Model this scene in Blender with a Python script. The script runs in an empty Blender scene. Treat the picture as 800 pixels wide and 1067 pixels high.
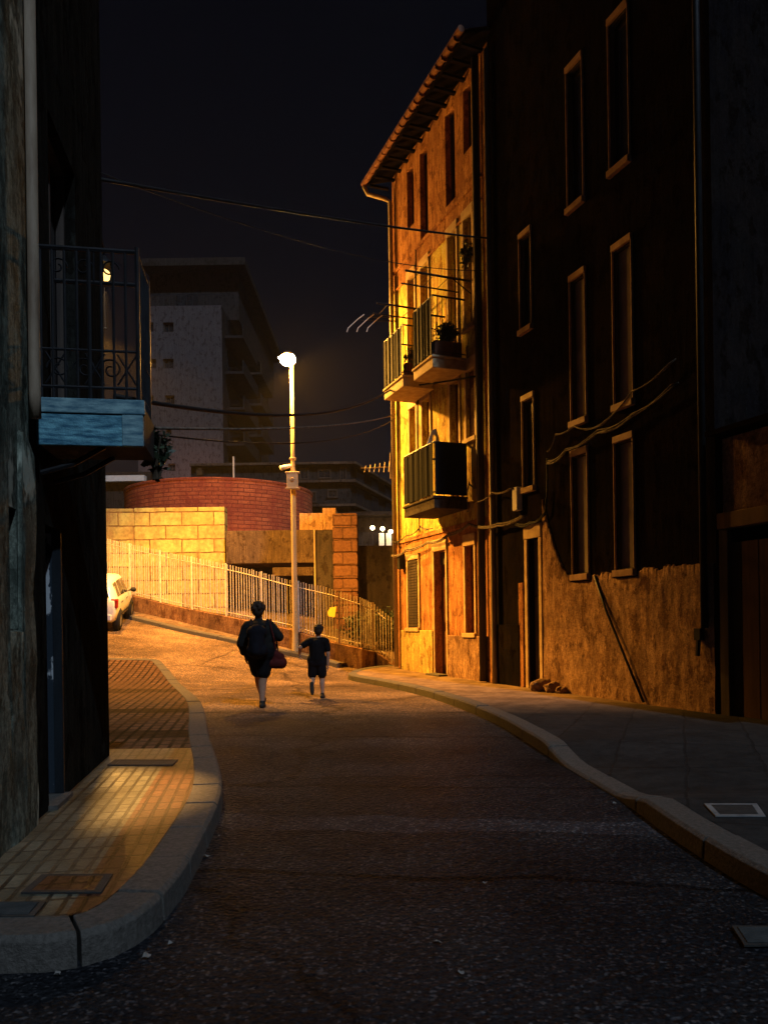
import bpy, bmesh, math, random
from mathutils import Vector, Matrix, noise
random.seed(7)
PI = math.pi
rad = math.radians
C = bpy.context.scene.collection
sc = bpy.context.scene

# ------------------------------------------------------------------ survey helpers
CAMH, FPX, CX, CY, ROLL = 1.35, 800.0, 400.0, 647.0, rad(.8)
def ray(px, py):
    u = (px-CX)/FPX; v = (CY-py)/FPX
    return u*math.cos(ROLL)+v*math.sin(ROLL), -u*math.sin(ROLL)+v*math.cos(ROLL)
def at(px, py, Y):
    u, v = ray(px, py)
    return Vector((u*Y, Y, CAMH+v*Y))
def softplus(z, k):
    z /= k
    return k*(math.log1p(math.exp(z)) if z < 30 else z)
def H(x, y):
    z = softplus(-2.8-.11*x+.14*y, .12)
    return 3.6-softplus(3.6-z, .25)
def ground(px, py, dz=0):
    u, v = ray(px, py); Y = .8
    while Y < 90:
        if CAMH+v*Y < H(u*Y, Y)+dz: break
        Y += .01
    return Vector((u*Y, Y, H(u*Y, Y)+dz))

# ------------------------------------------------------------------ materials
def nodes(name):
    m = bpy.data.materials.new(name); m.use_nodes = True
    nt = m.node_tree; b = nt.nodes['Principled BSDF']
    return m, nt, b
def N(nt, t, **kw):
    n = nt.nodes.new(t)
    for k, v in kw.items():
        if k.startswith('i_'): n.inputs[k[2:].replace('_', ' ')].default_value = v
        else: setattr(n, k, v)
    return n
def c4(c): return (c[0], c[1], c[2], 1)
def coords(nt, scale=(1,1,1), rot=(0,0,0)):
    tc = N(nt, 'ShaderNodeTexCoord'); mp = N(nt, 'ShaderNodeMapping')
    mp.inputs['Scale'].default_value = scale; mp.inputs['Rotation'].default_value = rot
    nt.links.new(tc.outputs['Object'], mp.inputs['Vector'])
    return mp.outputs['Vector']
def noise_tex(nt, vec, scale, detail=6, rough=.6):
    n = N(nt, 'ShaderNodeTexNoise'); n.inputs['Scale'].default_value = scale
    n.inputs['Detail'].default_value = detail; n.inputs['Roughness'].default_value = rough
    nt.links.new(vec, n.inputs['Vector']); return n.outputs['Fac']
def ramp(nt, fac, stops):
    r = N(nt, 'ShaderNodeValToRGB'); el = r.color_ramp.elements
    while len(el) < len(stops): el.new(.5)
    for e, (p, c) in zip(el, stops): e.position = p; e.color = c4(c) if len(c) == 3 else c
    nt.links.new(fac, r.inputs['Fac']); return r.outputs['Color']
def mixc(nt, fac, a, b, mode='MIX'):
    m = N(nt, 'ShaderNodeMix', data_type='RGBA', blend_type=mode)
    for s, v in ((0, fac), (6, a), (7, b)):
        if isinstance(v, (int, float)): m.inputs[s].default_value = v
        elif isinstance(v, tuple): m.inputs[s].default_value = c4(v)
        else: nt.links.new(v, m.inputs[s])
    return m.outputs[2]
def bumpn(nt, b, h, strength, dist=.01, prev=None):
    bn = N(nt, 'ShaderNodeBump'); bn.inputs['Strength'].default_value = strength; bn.inputs['Distance'].default_value = dist
    nt.links.new(h, bn.inputs['Height'])
    if prev is not None: nt.links.new(prev, bn.inputs['Normal'])
    nt.links.new(bn.outputs['Normal'], b.inputs['Normal']); return bn.outputs['Normal']

def mat(name, col, col2=None, rough=.8, scale=3, bump=.25, bscale=40, streak=1.0, metal=0, spec=.1, lo=.35, hi=.65, dist=.01):
    m, nt, b = nodes(name)
    col2 = col2 or tuple(c*.6 for c in col)
    v = coords(nt, (1, 1, streak))
    f = noise_tex(nt, v, scale)
    nt.links.new(ramp(nt, f, [(lo, col2), (hi, col)]), b.inputs['Base Color'])
    b.inputs['Roughness'].default_value = rough; b.inputs['Metallic'].default_value = metal
    b.inputs['Specular IOR Level'].default_value = spec
    if bump: bumpn(nt, b, noise_tex(nt, coords(nt), bscale, 8, .7), bump, dist)
    return m
def plaster(name, col, stain, dirt, streak=.16, bump=.5, patch=None, spec=.12, run=.5):
    """old rendered wall: blotches, rain streaks, chips"""
    m, nt, b = nodes(name)
    v1 = coords(nt, (1, 1, streak)); v2 = coords(nt)
    a = ramp(nt, noise_tex(nt, v1, 8, 10, .78), [(.45, stain), (.55, col)])
    sk = ramp(nt, noise_tex(nt, coords(nt, (1, 1, .05)), 11, 8, .75), [(.36, (.22,.17,.14)), (.52, (1,1,1))])
    a = mixc(nt, run, a, sk, 'MULTIPLY')
    d = ramp(nt, noise_tex(nt, v2, 1.3, 8, .7), [(.42, (0,0,0)), (.68, (1,1,1))])
    c = mixc(nt, d, a, dirt)
    pe = ramp(nt, noise_tex(nt, coords(nt, (1,1,.6)), 4.2, 10, .68), [(.545, (1,1,1)), (.575, (.42,.36,.32)), (.66, (.62,.55,.5))])
    c = mixc(nt, .85, c, pe, 'MULTIPLY')
    bl = ramp(nt, noise_tex(nt, v2, 26, 8, .8), [(.36, (.55,.52,.5)), (.6, (1.12,1.12,1.12))])
    c = mixc(nt, 1, c, bl, 'MULTIPLY')
    if patch:
        p = ramp(nt, noise_tex(nt, coords(nt, (1,1,.5)), 2.3, 5, .55), [(.60, (0,0,0)), (.63, (1,1,1))])
        c = mixc(nt, p, c, patch)
    nt.links.new(c, b.inputs['Base Color']); b.inputs['Roughness'].default_value = .88
    b.inputs['Specular IOR Level'].default_value = spec*.4 if max(col) > .05 else .0
    n1 = bumpn(nt, b, noise_tex(nt, v1, 9, 8, .7), bump, .03)
    bumpn(nt, b, noise_tex(nt, v2, 45, 6, .75), bump, .012, n1)
    return m
def bricks(name, c1, c2, mortar, w, h, msize=.012, bump=.7, polar=None, offset=.5, stain=None, rough=.85, axis='xz', rot=0):
    m, nt, b = nodes(name)
    tc = N(nt, 'ShaderNodeTexCoord'); sp = N(nt, 'ShaderNodeSeparateXYZ'); cb = N(nt, 'ShaderNodeCombineXYZ')
    if rot:
        mp = N(nt, 'ShaderNodeMapping'); mp.inputs['Rotation'].default_value = (0, 0, rot)
        nt.links.new(tc.outputs['Object'], mp.inputs['Vector']); nt.links.new(mp.outputs['Vector'], sp.inputs[0])
    else: nt.links.new(tc.outputs['Object'], sp.inputs[0])
    if polar:
        at2 = N(nt, 'ShaderNodeMath', operation='ARCTAN2'); mu = N(nt, 'ShaderNodeMath', operation='MULTIPLY')
        nt.links.new(sp.outputs['X'], at2.inputs[0]); nt.links.new(sp.outputs['Y'], at2.inputs[1])
        nt.links.new(at2.outputs[0], mu.inputs[0]); mu.inputs[1].default_value = polar
        nt.links.new(mu.outputs[0], cb.inputs['X']); nt.links.new(sp.outputs['Z'], cb.inputs['Y'])
    else:
        if axis == 'xz':
            ad = N(nt, 'ShaderNodeMath', operation='ADD')
            nt.links.new(sp.outputs['X'], ad.inputs[0]); nt.links.new(sp.outputs['Y'], ad.inputs[1])
            nt.links.new(ad.outputs[0], cb.inputs['X']); nt.links.new(sp.outputs['Z'], cb.inputs['Y'])
        else:
            nt.links.new(sp.outputs['X'], cb.inputs['X']); nt.links.new(sp.outputs['Y'], cb.inputs['Y'])
    # slightly wobbly joints
    wob = N(nt, 'ShaderNodeTexNoise'); wob.inputs['Scale'].default_value = 3/max(w, h)
    nt.links.new(cb.outputs[0], wob.inputs['Vector'])
    vm = N(nt, 'ShaderNodeVectorMath', operation='MULTIPLY_ADD')
    nt.links.new(wob.outputs['Color'], vm.inputs[0]); vm.inputs[1].default_value = (h*.12,)*3
    nt.links.new(cb.outputs[0], vm.inputs[2])
    br = N(nt, 'ShaderNodeTexBrick'); br.offset = offset
    nt.links.new(vm.outputs[0], br.inputs['Vector'])
    for k, v in (('Color1', c1), ('Color2', c2), ('Mortar', mortar)): br.inputs[k].default_value = c4(v)
    for k, v in (('Scale', 1), ('Mortar Size', msize), ('Mortar Smooth', .15), ('Brick Width', w), ('Row Height', h), ('Bias', 0)): br.inputs[k].default_value = v
    vv = coords(nt, (1, 1, .5))
    c = br.outputs['Color']
    if stain:
        f = ramp(nt, noise_tex(nt, vv, 1.6, 9, .7), [(.42, (0,0,0)), (.66, (1,1,1))])
        c = mixc(nt, f, c, stain)
    f2 = ramp(nt, noise_tex(nt, coords(nt), 8/max(w, .3), 8, .7), [(.3, (.55,.55,.55)), (.7, (1.15,1.15,1.15))])
    c = mixc(nt, 1.0, c, f2, 'MULTIPLY')
    nt.links.new(c, b.inputs['Base Color']); b.inputs['Roughness'].default_value = rough
    b.inputs['Specular IOR Level'].default_value = .02
    inv = N(nt, 'ShaderNodeMath', operation='SUBTRACT'); inv.inputs[0].default_value = 1
    nt.links.new(br.outputs['Fac'], inv.inputs[1])
    n1 = bumpn(nt, b, inv.outputs[0], bump, .015)
    bumpn(nt, b, noise_tex(nt, coords(nt), 30, 8, .75), .35, .015, n1)
    return m
def emis(name, col, s):
    m, nt, b = nodes(name); nt.nodes.remove(b)
    e = N(nt, 'ShaderNodeEmission'); e.inputs['Color'].default_value = c4(col); e.inputs['Strength'].default_value = s
    nt.links.new(e.outputs[0], nt.nodes['Material Output'].inputs['Surface']); return m
def glassy(name, col, rough=.12):
    m, nt, b = nodes(name)
    f = noise_tex(nt, coords(nt), 3)
    nt.links.new(ramp(nt, f, [(.3, tuple(c*.5 for c in col)), (.7, col)]), b.inputs['Base Color'])
    b.inputs['Roughness'].default_value = rough; b.inputs['Specular IOR Level'].default_value = .6
    return m

M = {}
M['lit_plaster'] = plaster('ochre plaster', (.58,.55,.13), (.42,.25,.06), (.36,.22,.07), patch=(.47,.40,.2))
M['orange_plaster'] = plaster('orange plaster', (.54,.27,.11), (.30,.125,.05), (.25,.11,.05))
M['plinth_plaster'] = plaster('rough brown plaster', (.46,.285,.175), (.26,.145,.085), (.2,.12,.08), streak=.5, bump=1.2, run=.3)
M['plinth_ochre'] = plaster('ochre plinth', (.60,.50,.16), (.48,.34,.11), (.4,.27,.1))
M['black_plaster'] = plaster('dark painted render', (.010,.0085,.0085), (.007,.006,.007), (.014,.010,.009))  # dark paint of the upper wall
M['surround'] = mat('pale stone surround', (.48,.36,.21), (.33,.22,.12), .8, 6, .3)
M['surround_dark'] = mat('brown painted surround', (.34,.21,.13), (.22,.13,.08), .7, 6, .3)
M['pane'] = glassy('dark window glass', (.02,.02,.022))
M['dusty_pane'] = mat('closed roller blind', (.11,.09,.075), (.085,.07,.06), .7, 3, .1)
M['shutter'] = mat('brown wooden shutter', (.16,.065,.035), (.09,.035,.02), .65, 10, .3, 60, .12)
M['dark_wood'] = mat('dark weathered timber', (.06,.045,.035), (.03,.023,.02), .8, 12, .4, 60, .08)
M['brown_wood'] = mat('brown weathered timber', (.11,.06,.035), (.06,.035,.022), .8, 12, .4, 60, .08)
M['blue_wood'] = mat('worn blue painted timber', (.15,.36,.43), (.022,.085,.14), .6, 6, .8, 25, 7.0, lo=.38, hi=.66, dist=.02)
M['blue_trim'] = mat('faded blue paint', (.19,.31,.33), (.04,.10,.14), .6, 7, .5, 30, 5)
M['blue_jamb'] = mat('dull blue paint', (.009,.012,.015), (.005,.007,.009), .6, 8, .4, 40, .3)
M['blind'] = mat('dusty roller blind', (.30,.25,.20), (.22,.18,.14), .8, 3, .1)
M['iron'] = mat('dark wrought iron', (.02,.02,.022), (.012,.012,.013), .5, 9, .2, 60, metal=.3)
M['zinc'] = mat('weathered pipe', (.22,.17,.12), (.13,.09,.06), .6, 10, .2, 60, .2)
M['pale_pipe'] = mat('pale painted pipe', (.42,.34,.22), (.30,.22,.13), .6, 10, .2, 60, .2)
M['cable'] = mat('black cable', (.015,.014,.014), None, .6, 9, 0)
M['worn_cable'] = mat('dusty grey cable', (.16,.12,.09), (.05,.04,.03), .7, 14, .2)
M['tile'] = mat('clay roof tile', (.22,.10,.06), (.13,.06,.04), .8, 6, .4)
M['soffit'] = mat('old soffit boards', (.010,.007,.006), (.005,.004,.0035), .9, 8, .4, spec=.0)
M['concrete'] = plaster('stained concrete', (.13,.09,.06), (.085,.058,.04), (.06,.04,.03), bump=.3)
M['dark_concrete'] = plaster('dark concrete', (.07,.055,.045), (.045,.036,.03), (.05,.04,.035), bump=.3)
M['block_top'] = plaster('orange rendered block', (.42,.26,.13), (.33,.19,.09), (.3,.18,.09), bump=.3)
M['left_plaster'] = plaster('mossy grey render', (.21,.24,.19), (.06,.075,.06), (.05,.058,.048), streak=.35, bump=1.0, patch=(.28,.30,.24))
M['left_dark'] = plaster('dark green render', (.020,.021,.018), (.010,.010,.009), (.013,.013,.011), bump=.5)  # dark paint of the neighbouring balcony house
M['stone_wall'] = bricks('pale stone blocks', (.48,.47,.17), (.40,.33,.11), (.13,.07,.03), 1.15, .49, .022, 1.0, stain=(.30,.19,.075))
M['pier_stone'] = bricks('red split-face blocks', (.17,.085,.05), (.12,.055,.035), (.03,.017,.012), .62, .42, .02, 1.0, stain=(.14,.07,.045))
M['rotunda_brick'] = bricks('red rotunda brick', (.48,.15,.07), (.36,.10,.05), (.17,.05,.035), .5, .16, .016, .8, polar=4.06, stain=(.26,.06,.04))
M['low_wall'] = plaster('mouldy low wall', (.30,.17,.09), (.2,.10,.055), (.09,.05,.03), streak=.4, bump=.6)
M['kerb'] = mat('worn granite kerb', (.095,.086,.076), (.055,.05,.044), .8, 40, .9, 45, lo=.34, hi=.68, dist=.02)
M['metal_fence'] = mat('pale galvanised rail', (.56,.49,.39), (.38,.31,.23), .5, 8, .1, 60)
M['lamp_post'] = mat('painted lamp post', (.45,.33,.16), (.36,.25,.11), .5, 7, .15, 60, .2)
M['box_cream'] = mat('cream plastic box', (.45,.36,.22), (.36,.28,.16), .5, 7, .1)
M['sign_yellow'] = mat('yellow plate', (.62,.46,.06), (.5,.36,.05), .5, 7, .05)
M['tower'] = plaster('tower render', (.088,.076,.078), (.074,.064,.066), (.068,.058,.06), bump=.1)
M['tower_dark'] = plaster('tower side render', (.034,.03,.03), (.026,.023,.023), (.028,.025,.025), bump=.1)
M['far_block'] = plaster('far block render', (.036,.035,.036), (.028,.027,.027), (.024,.023,.023), bump=.1)
M['far_dark'] = plaster('unlit far wall', (.045,.035,.03), (.03,.024,.02), (.035,.028,.025), bump=.2)
M['white_slab'] = mat('pale balcony edge', (.6,.58,.55), (.5,.48,.46), .7, 5, .05)
M['leaf'] = mat('dark leaf', (.03,.045,.018), (.015,.024,.01), .6, 6, 0, spec=.5)
M['bark'] = mat('bark', (.08,.055,.035), None, .9, 10, .5)
M['screen'] = mat('grey balcony screen', (.016,.018,.026), (.009,.010,.014), .9, 10, .2, 60, .1)
M['dark_mesh'] = mat('black shade cloth', (.010,.011,.015), (.006,.007,.01), .9, 20, .4, 90, spec=.03)
M['towel'] = mat('white towel', (.7,.66,.58), (.6,.55,.48), .9, 6, .3)
M['skin'] = mat('skin', (.34,.19,.12), (.30,.16,.10), .55, 8, .05)
M['hair'] = mat('dark curly hair', (.035,.02,.014), (.018,.011,.008), .6, 25, .8, 60)
M['black_cloth'] = mat('black cloth', (.005,.005,.006), (.003,.003,.004), .9, 9, .3, 80)
M['navy_cloth'] = mat('navy cloth', (.006,.006,.009), (.004,.004,.006), .9, 9, .3, 80)
M['charcoal_cloth'] = mat('charcoal cloth', (.010,.0095,.009), (.006,.006,.0055), .9, 9, .3, 80)
M['red_cloth'] = mat('dark red canvas', (.07,.009,.008), (.045,.006,.005), .8, 9, .3, 80)
M['shoe'] = mat('dark shoe', (.03,.025,.02), None, .6, 9, .1)
M['sole'] = mat('rubber sole', (.3,.26,.2), (.22,.19,.15), .7, 9, .1)
M['white_sock'] = mat('white sock', (.6,.55,.5), None, .9, 9, .1)
M['car_paint'] = mat('white car paint', (.72,.70,.64), (.68,.66,.6), .25, 3, 0, spec=.5)
M['car_glass'] = glassy('car glass', (.02,.02,.022), .06)
M['tyre'] = mat('tyre rubber', (.02,.02,.02), None, .8, 9, .1)
M['rim'] = mat('alloy rim', (.5,.48,.45), None, .35, 9, 0, metal=.7)
M['tail_red'] = mat('red tail light', (.42,.02,.012), (.32,.012,.01), .2, 9, 0, spec=.6)
M['plate'] = mat('number plate', (.6,.58,.5), None, .5, 9, 0)
M['black_trim'] = mat('black trim', (.02,.02,.02), None, .5, 9, 0)
M['grate'] = mat('cast iron', (.035,.034,.032), (.02,.02,.019), .7, 12, .4, 60)
M['pale_frame'] = mat('pale concrete rim', (.17,.165,.16), (.10,.1,.1), .8, 8, .3)
M['paper'] = mat('crumpled litter', (.2,.19,.18), (.1,.09,.08), .8, 8, .2)
M['rubble'] = mat('rubble stone', (.25,.15,.09), (.13,.08,.05), .9, 6, .8, 25)
M['poster'] = mat('torn poster board', (.26,.27,.28), (.012,.018,.025), .8, 7, .4, 40, .4, lo=.55, hi=.58)
M['bowl_glow'] = emis('sodium bowl', (1, .47, .09), 1500)
M['bowl_dim'] = emis('far sodium bowl', (1, .47, .10), 40)
M['bulb_glow'] = emis('warm bulb', (1, .60, .17), 3)
M['porch_glow'] = emis('porch globe', (1, .72, .38), 26)

def road_material():
    m, nt, b = nodes('asphalt')
    v = coords(nt)
    tc = N(nt, 'ShaderNodeTexCoord'); sp = N(nt, 'ShaderNodeSeparateXYZ'); nt.links.new(tc.outputs['Object'], sp.inputs[0])
    # older surfacing, paled to carry the lamplight, beyond the joint at y ~ 11.6 m
    wob = noise_tex(nt, v, .8, 3)
    ad = N(nt, 'ShaderNodeMath', operation='MULTIPLY_ADD'); nt.links.new(wob, ad.inputs[0]); ad.inputs[1].default_value = .5; nt.links.new(sp.outputs['Y'], ad.inputs[2])
    sl = N(nt, 'ShaderNodeMath', operation='MULTIPLY_ADD'); nt.links.new(sp.outputs['X'], sl.inputs[0]); sl.inputs[1].default_value = .12; nt.links.new(ad.outputs[0], sl.inputs[2])
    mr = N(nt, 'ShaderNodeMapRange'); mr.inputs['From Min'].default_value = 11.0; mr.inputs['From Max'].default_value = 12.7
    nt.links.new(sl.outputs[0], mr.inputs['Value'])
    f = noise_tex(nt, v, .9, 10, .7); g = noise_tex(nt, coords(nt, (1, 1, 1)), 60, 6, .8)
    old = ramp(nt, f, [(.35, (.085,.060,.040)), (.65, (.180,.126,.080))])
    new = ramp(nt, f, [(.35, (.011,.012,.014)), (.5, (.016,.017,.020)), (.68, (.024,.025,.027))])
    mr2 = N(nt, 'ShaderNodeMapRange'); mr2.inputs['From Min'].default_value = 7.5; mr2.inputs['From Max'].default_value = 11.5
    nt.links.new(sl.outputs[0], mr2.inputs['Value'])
    new = mixc(nt, mr2.outputs[0], new, ramp(nt, f, [(.35, (.030,.026,.023)), (.65, (.062,.053,.046))]))  # gradual paling towards the joint paints the lamplight's falloff
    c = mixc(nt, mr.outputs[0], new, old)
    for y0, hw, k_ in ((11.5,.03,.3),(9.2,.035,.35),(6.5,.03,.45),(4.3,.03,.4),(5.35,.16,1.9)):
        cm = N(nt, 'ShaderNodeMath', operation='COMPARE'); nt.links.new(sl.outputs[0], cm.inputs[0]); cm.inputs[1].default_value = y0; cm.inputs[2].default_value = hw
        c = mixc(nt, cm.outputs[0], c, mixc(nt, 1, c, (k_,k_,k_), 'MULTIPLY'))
    # tar joints and patches
    jt = N(nt, 'ShaderNodeTexVoronoi', feature='DISTANCE_TO_EDGE'); jt.inputs['Scale'].default_value = .24
    dis = N(nt, 'ShaderNodeVectorMath', operation='MULTIPLY_ADD'); nz = N(nt, 'ShaderNodeTexNoise'); nz.inputs['Scale'].default_value = 1.2; nz.inputs['Detail'].default_value = 6
    nt.links.new(v, nz.inputs['Vector']); nt.links.new(nz.outputs['Color'], dis.inputs[0]); dis.inputs[1].default_value = (1.1,1.1,0); nt.links.new(v, dis.inputs[2])
    nt.links.new(dis.outputs[0], jt.inputs['Vector'])
    jl = ramp(nt, jt.outputs['Distance'], [(.0, (.45,.45,.45)), (.012, (1,1,1))])
    c = mixc(nt, 1, c, jl, 'MULTIPLY')
    gr = ramp(nt, g, [(.32, (.3,.3,.3)), (.6, (1.3,1.3,1.3)), (.74, (3.2,3.1,3.0))])
    c = mixc(nt, 1, c, gr, 'MULTIPLY')
    ch = N(nt, 'ShaderNodeTexVoronoi'); ch.inputs['Scale'].default_value = 72; nt.links.new(v, ch.inputs['Vector'])
    cs = N(nt, 'ShaderNodeSeparateColor'); nt.links.new(ch.outputs['Color'], cs.inputs[0])
    c = mixc(nt, 1, c, ramp(nt, cs.outputs[0], [(.0, (.5,.5,.5)), (.55, (.9,.9,.9)), (.86, (1.1,1.1,1.1)), (.93, (3.4,3.1,2.8))]), 'MULTIPLY')  # brightest chips paint lamp sparkle into the aggregate colour
    bl = ramp(nt, noise_tex(nt, coords(nt, (.5,1,1)), .55, 6, .65), [(.38, (.55,.55,.58)), (.62, (1.25,1.22,1.2))])
    c = mixc(nt, 1, c, bl, 'MULTIPLY')
    nt.links.new(c, b.inputs['Base Color'])
    rr = N(nt, 'ShaderNodeMapRange'); nt.links.new(f, rr.inputs['Value']); rr.inputs['To Min'].default_value = .28; rr.inputs['To Max'].default_value = .5; b.inputs['Specular IOR Level'].default_value = .008
    nt.links.new(rr.outputs[0], b.inputs['Roughness'])
    vo = N(nt, 'ShaderNodeTexVoronoi'); vo.inputs['Scale'].default_value = 34; nt.links.new(v, vo.inputs['Vector'])
    n1 = bumpn(nt, b, vo.outputs['Distance'], 1.0, .014)
    n2 = bumpn(nt, b, g, .7, .012, n1)
    bumpn(nt, b, f, .25, .05, n2)
    return m
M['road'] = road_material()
def paving(name, c1, c2, rot, w=.2, h=.1, mortar=(.05,.045,.04)):
    return bricks(name, c1, c2, mortar, w, h, .011, 1.0, axis='xy', rot=rot, offset=0, stain=tuple(c*.55 for c in c1), rough=.7)
def left_paving():
    m = paving('ribbed pavement tile', (.125,.12,.085), (.085,.08,.058), rad(-99.4), .2, .085, (.018,.015,.012))
    nt = m.node_tree; b = nt.nodes['Principled BSDF']
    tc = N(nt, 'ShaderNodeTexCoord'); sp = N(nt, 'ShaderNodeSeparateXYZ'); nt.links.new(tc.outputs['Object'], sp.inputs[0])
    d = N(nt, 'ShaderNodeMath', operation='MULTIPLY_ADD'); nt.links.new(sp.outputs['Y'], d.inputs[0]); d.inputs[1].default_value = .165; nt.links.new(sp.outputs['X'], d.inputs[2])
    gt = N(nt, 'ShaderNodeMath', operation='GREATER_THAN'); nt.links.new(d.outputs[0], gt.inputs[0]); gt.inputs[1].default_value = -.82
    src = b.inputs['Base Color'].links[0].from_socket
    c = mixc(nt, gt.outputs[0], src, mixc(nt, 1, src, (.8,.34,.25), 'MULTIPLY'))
    c = mixc(nt, 1, c, ramp(nt, noise_tex(nt, tc.outputs['Object'], 1.7, 8, .7), [(.36, (.45,.42,.4)), (.62, (1.2,1.2,1.2))]), 'MULTIPLY')
    nt.links.new(c, b.inputs['Base Color'])
    b.inputs['Roughness'].default_value = .45; b.inputs['Specular IOR Level'].default_value = .15
    return m
def far_paving():
    m = paving('small red pavement tile', (.125,.068,.04), (.085,.046,.03), rad(-99.4), .25, .125, (.010,.007,.005))
    nt = m.node_tree; b = nt.nodes['Principled BSDF']
    nt.nodes['Brick Texture'].inputs['Mortar Size'].default_value = .02
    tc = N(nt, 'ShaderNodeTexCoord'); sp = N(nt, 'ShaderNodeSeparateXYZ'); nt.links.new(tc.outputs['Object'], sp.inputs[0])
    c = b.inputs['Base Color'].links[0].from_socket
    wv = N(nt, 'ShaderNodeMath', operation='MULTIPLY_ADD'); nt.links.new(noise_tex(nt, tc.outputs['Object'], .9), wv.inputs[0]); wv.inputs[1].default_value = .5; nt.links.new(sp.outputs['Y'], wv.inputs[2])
    for y0, hw, k_ in ((8.75,.3,.35),(11.0,.28,.32),(14.2,.35,.5)):  # dark bands paint cast shadows across the far tiles
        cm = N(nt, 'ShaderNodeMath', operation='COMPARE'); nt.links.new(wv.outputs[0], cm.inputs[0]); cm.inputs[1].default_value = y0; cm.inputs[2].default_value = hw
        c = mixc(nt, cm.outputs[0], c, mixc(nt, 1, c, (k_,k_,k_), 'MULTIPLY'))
    nt.links.new(c, b.inputs['Base Color']); return m
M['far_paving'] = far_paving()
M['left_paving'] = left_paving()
def right_paving():
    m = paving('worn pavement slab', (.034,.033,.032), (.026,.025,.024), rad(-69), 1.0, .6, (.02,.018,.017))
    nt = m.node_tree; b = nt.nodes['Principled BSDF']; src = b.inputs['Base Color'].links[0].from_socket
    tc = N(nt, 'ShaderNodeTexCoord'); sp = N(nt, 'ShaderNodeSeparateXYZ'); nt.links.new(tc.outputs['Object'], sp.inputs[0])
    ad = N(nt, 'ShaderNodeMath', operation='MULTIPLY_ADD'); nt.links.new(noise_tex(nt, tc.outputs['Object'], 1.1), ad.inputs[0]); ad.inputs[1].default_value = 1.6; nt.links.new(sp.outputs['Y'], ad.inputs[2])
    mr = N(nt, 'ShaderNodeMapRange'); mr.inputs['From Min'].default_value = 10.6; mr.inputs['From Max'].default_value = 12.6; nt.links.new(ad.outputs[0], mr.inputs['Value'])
    far = ramp(nt, noise_tex(nt, tc.outputs['Object'], 2.6, 8, .7), [(.38, (.09,.06,.04)), (.62, (.19,.13,.085))])  # far end paler and warmer: street lamplight put into the slab colour
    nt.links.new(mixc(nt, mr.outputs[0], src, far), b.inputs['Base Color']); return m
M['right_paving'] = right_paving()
M['plain_paving'] = plaster('earthy footway', (.2,.14,.09), (.14,.09,.06), (.08,.06,.04), bump=.5)

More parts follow.
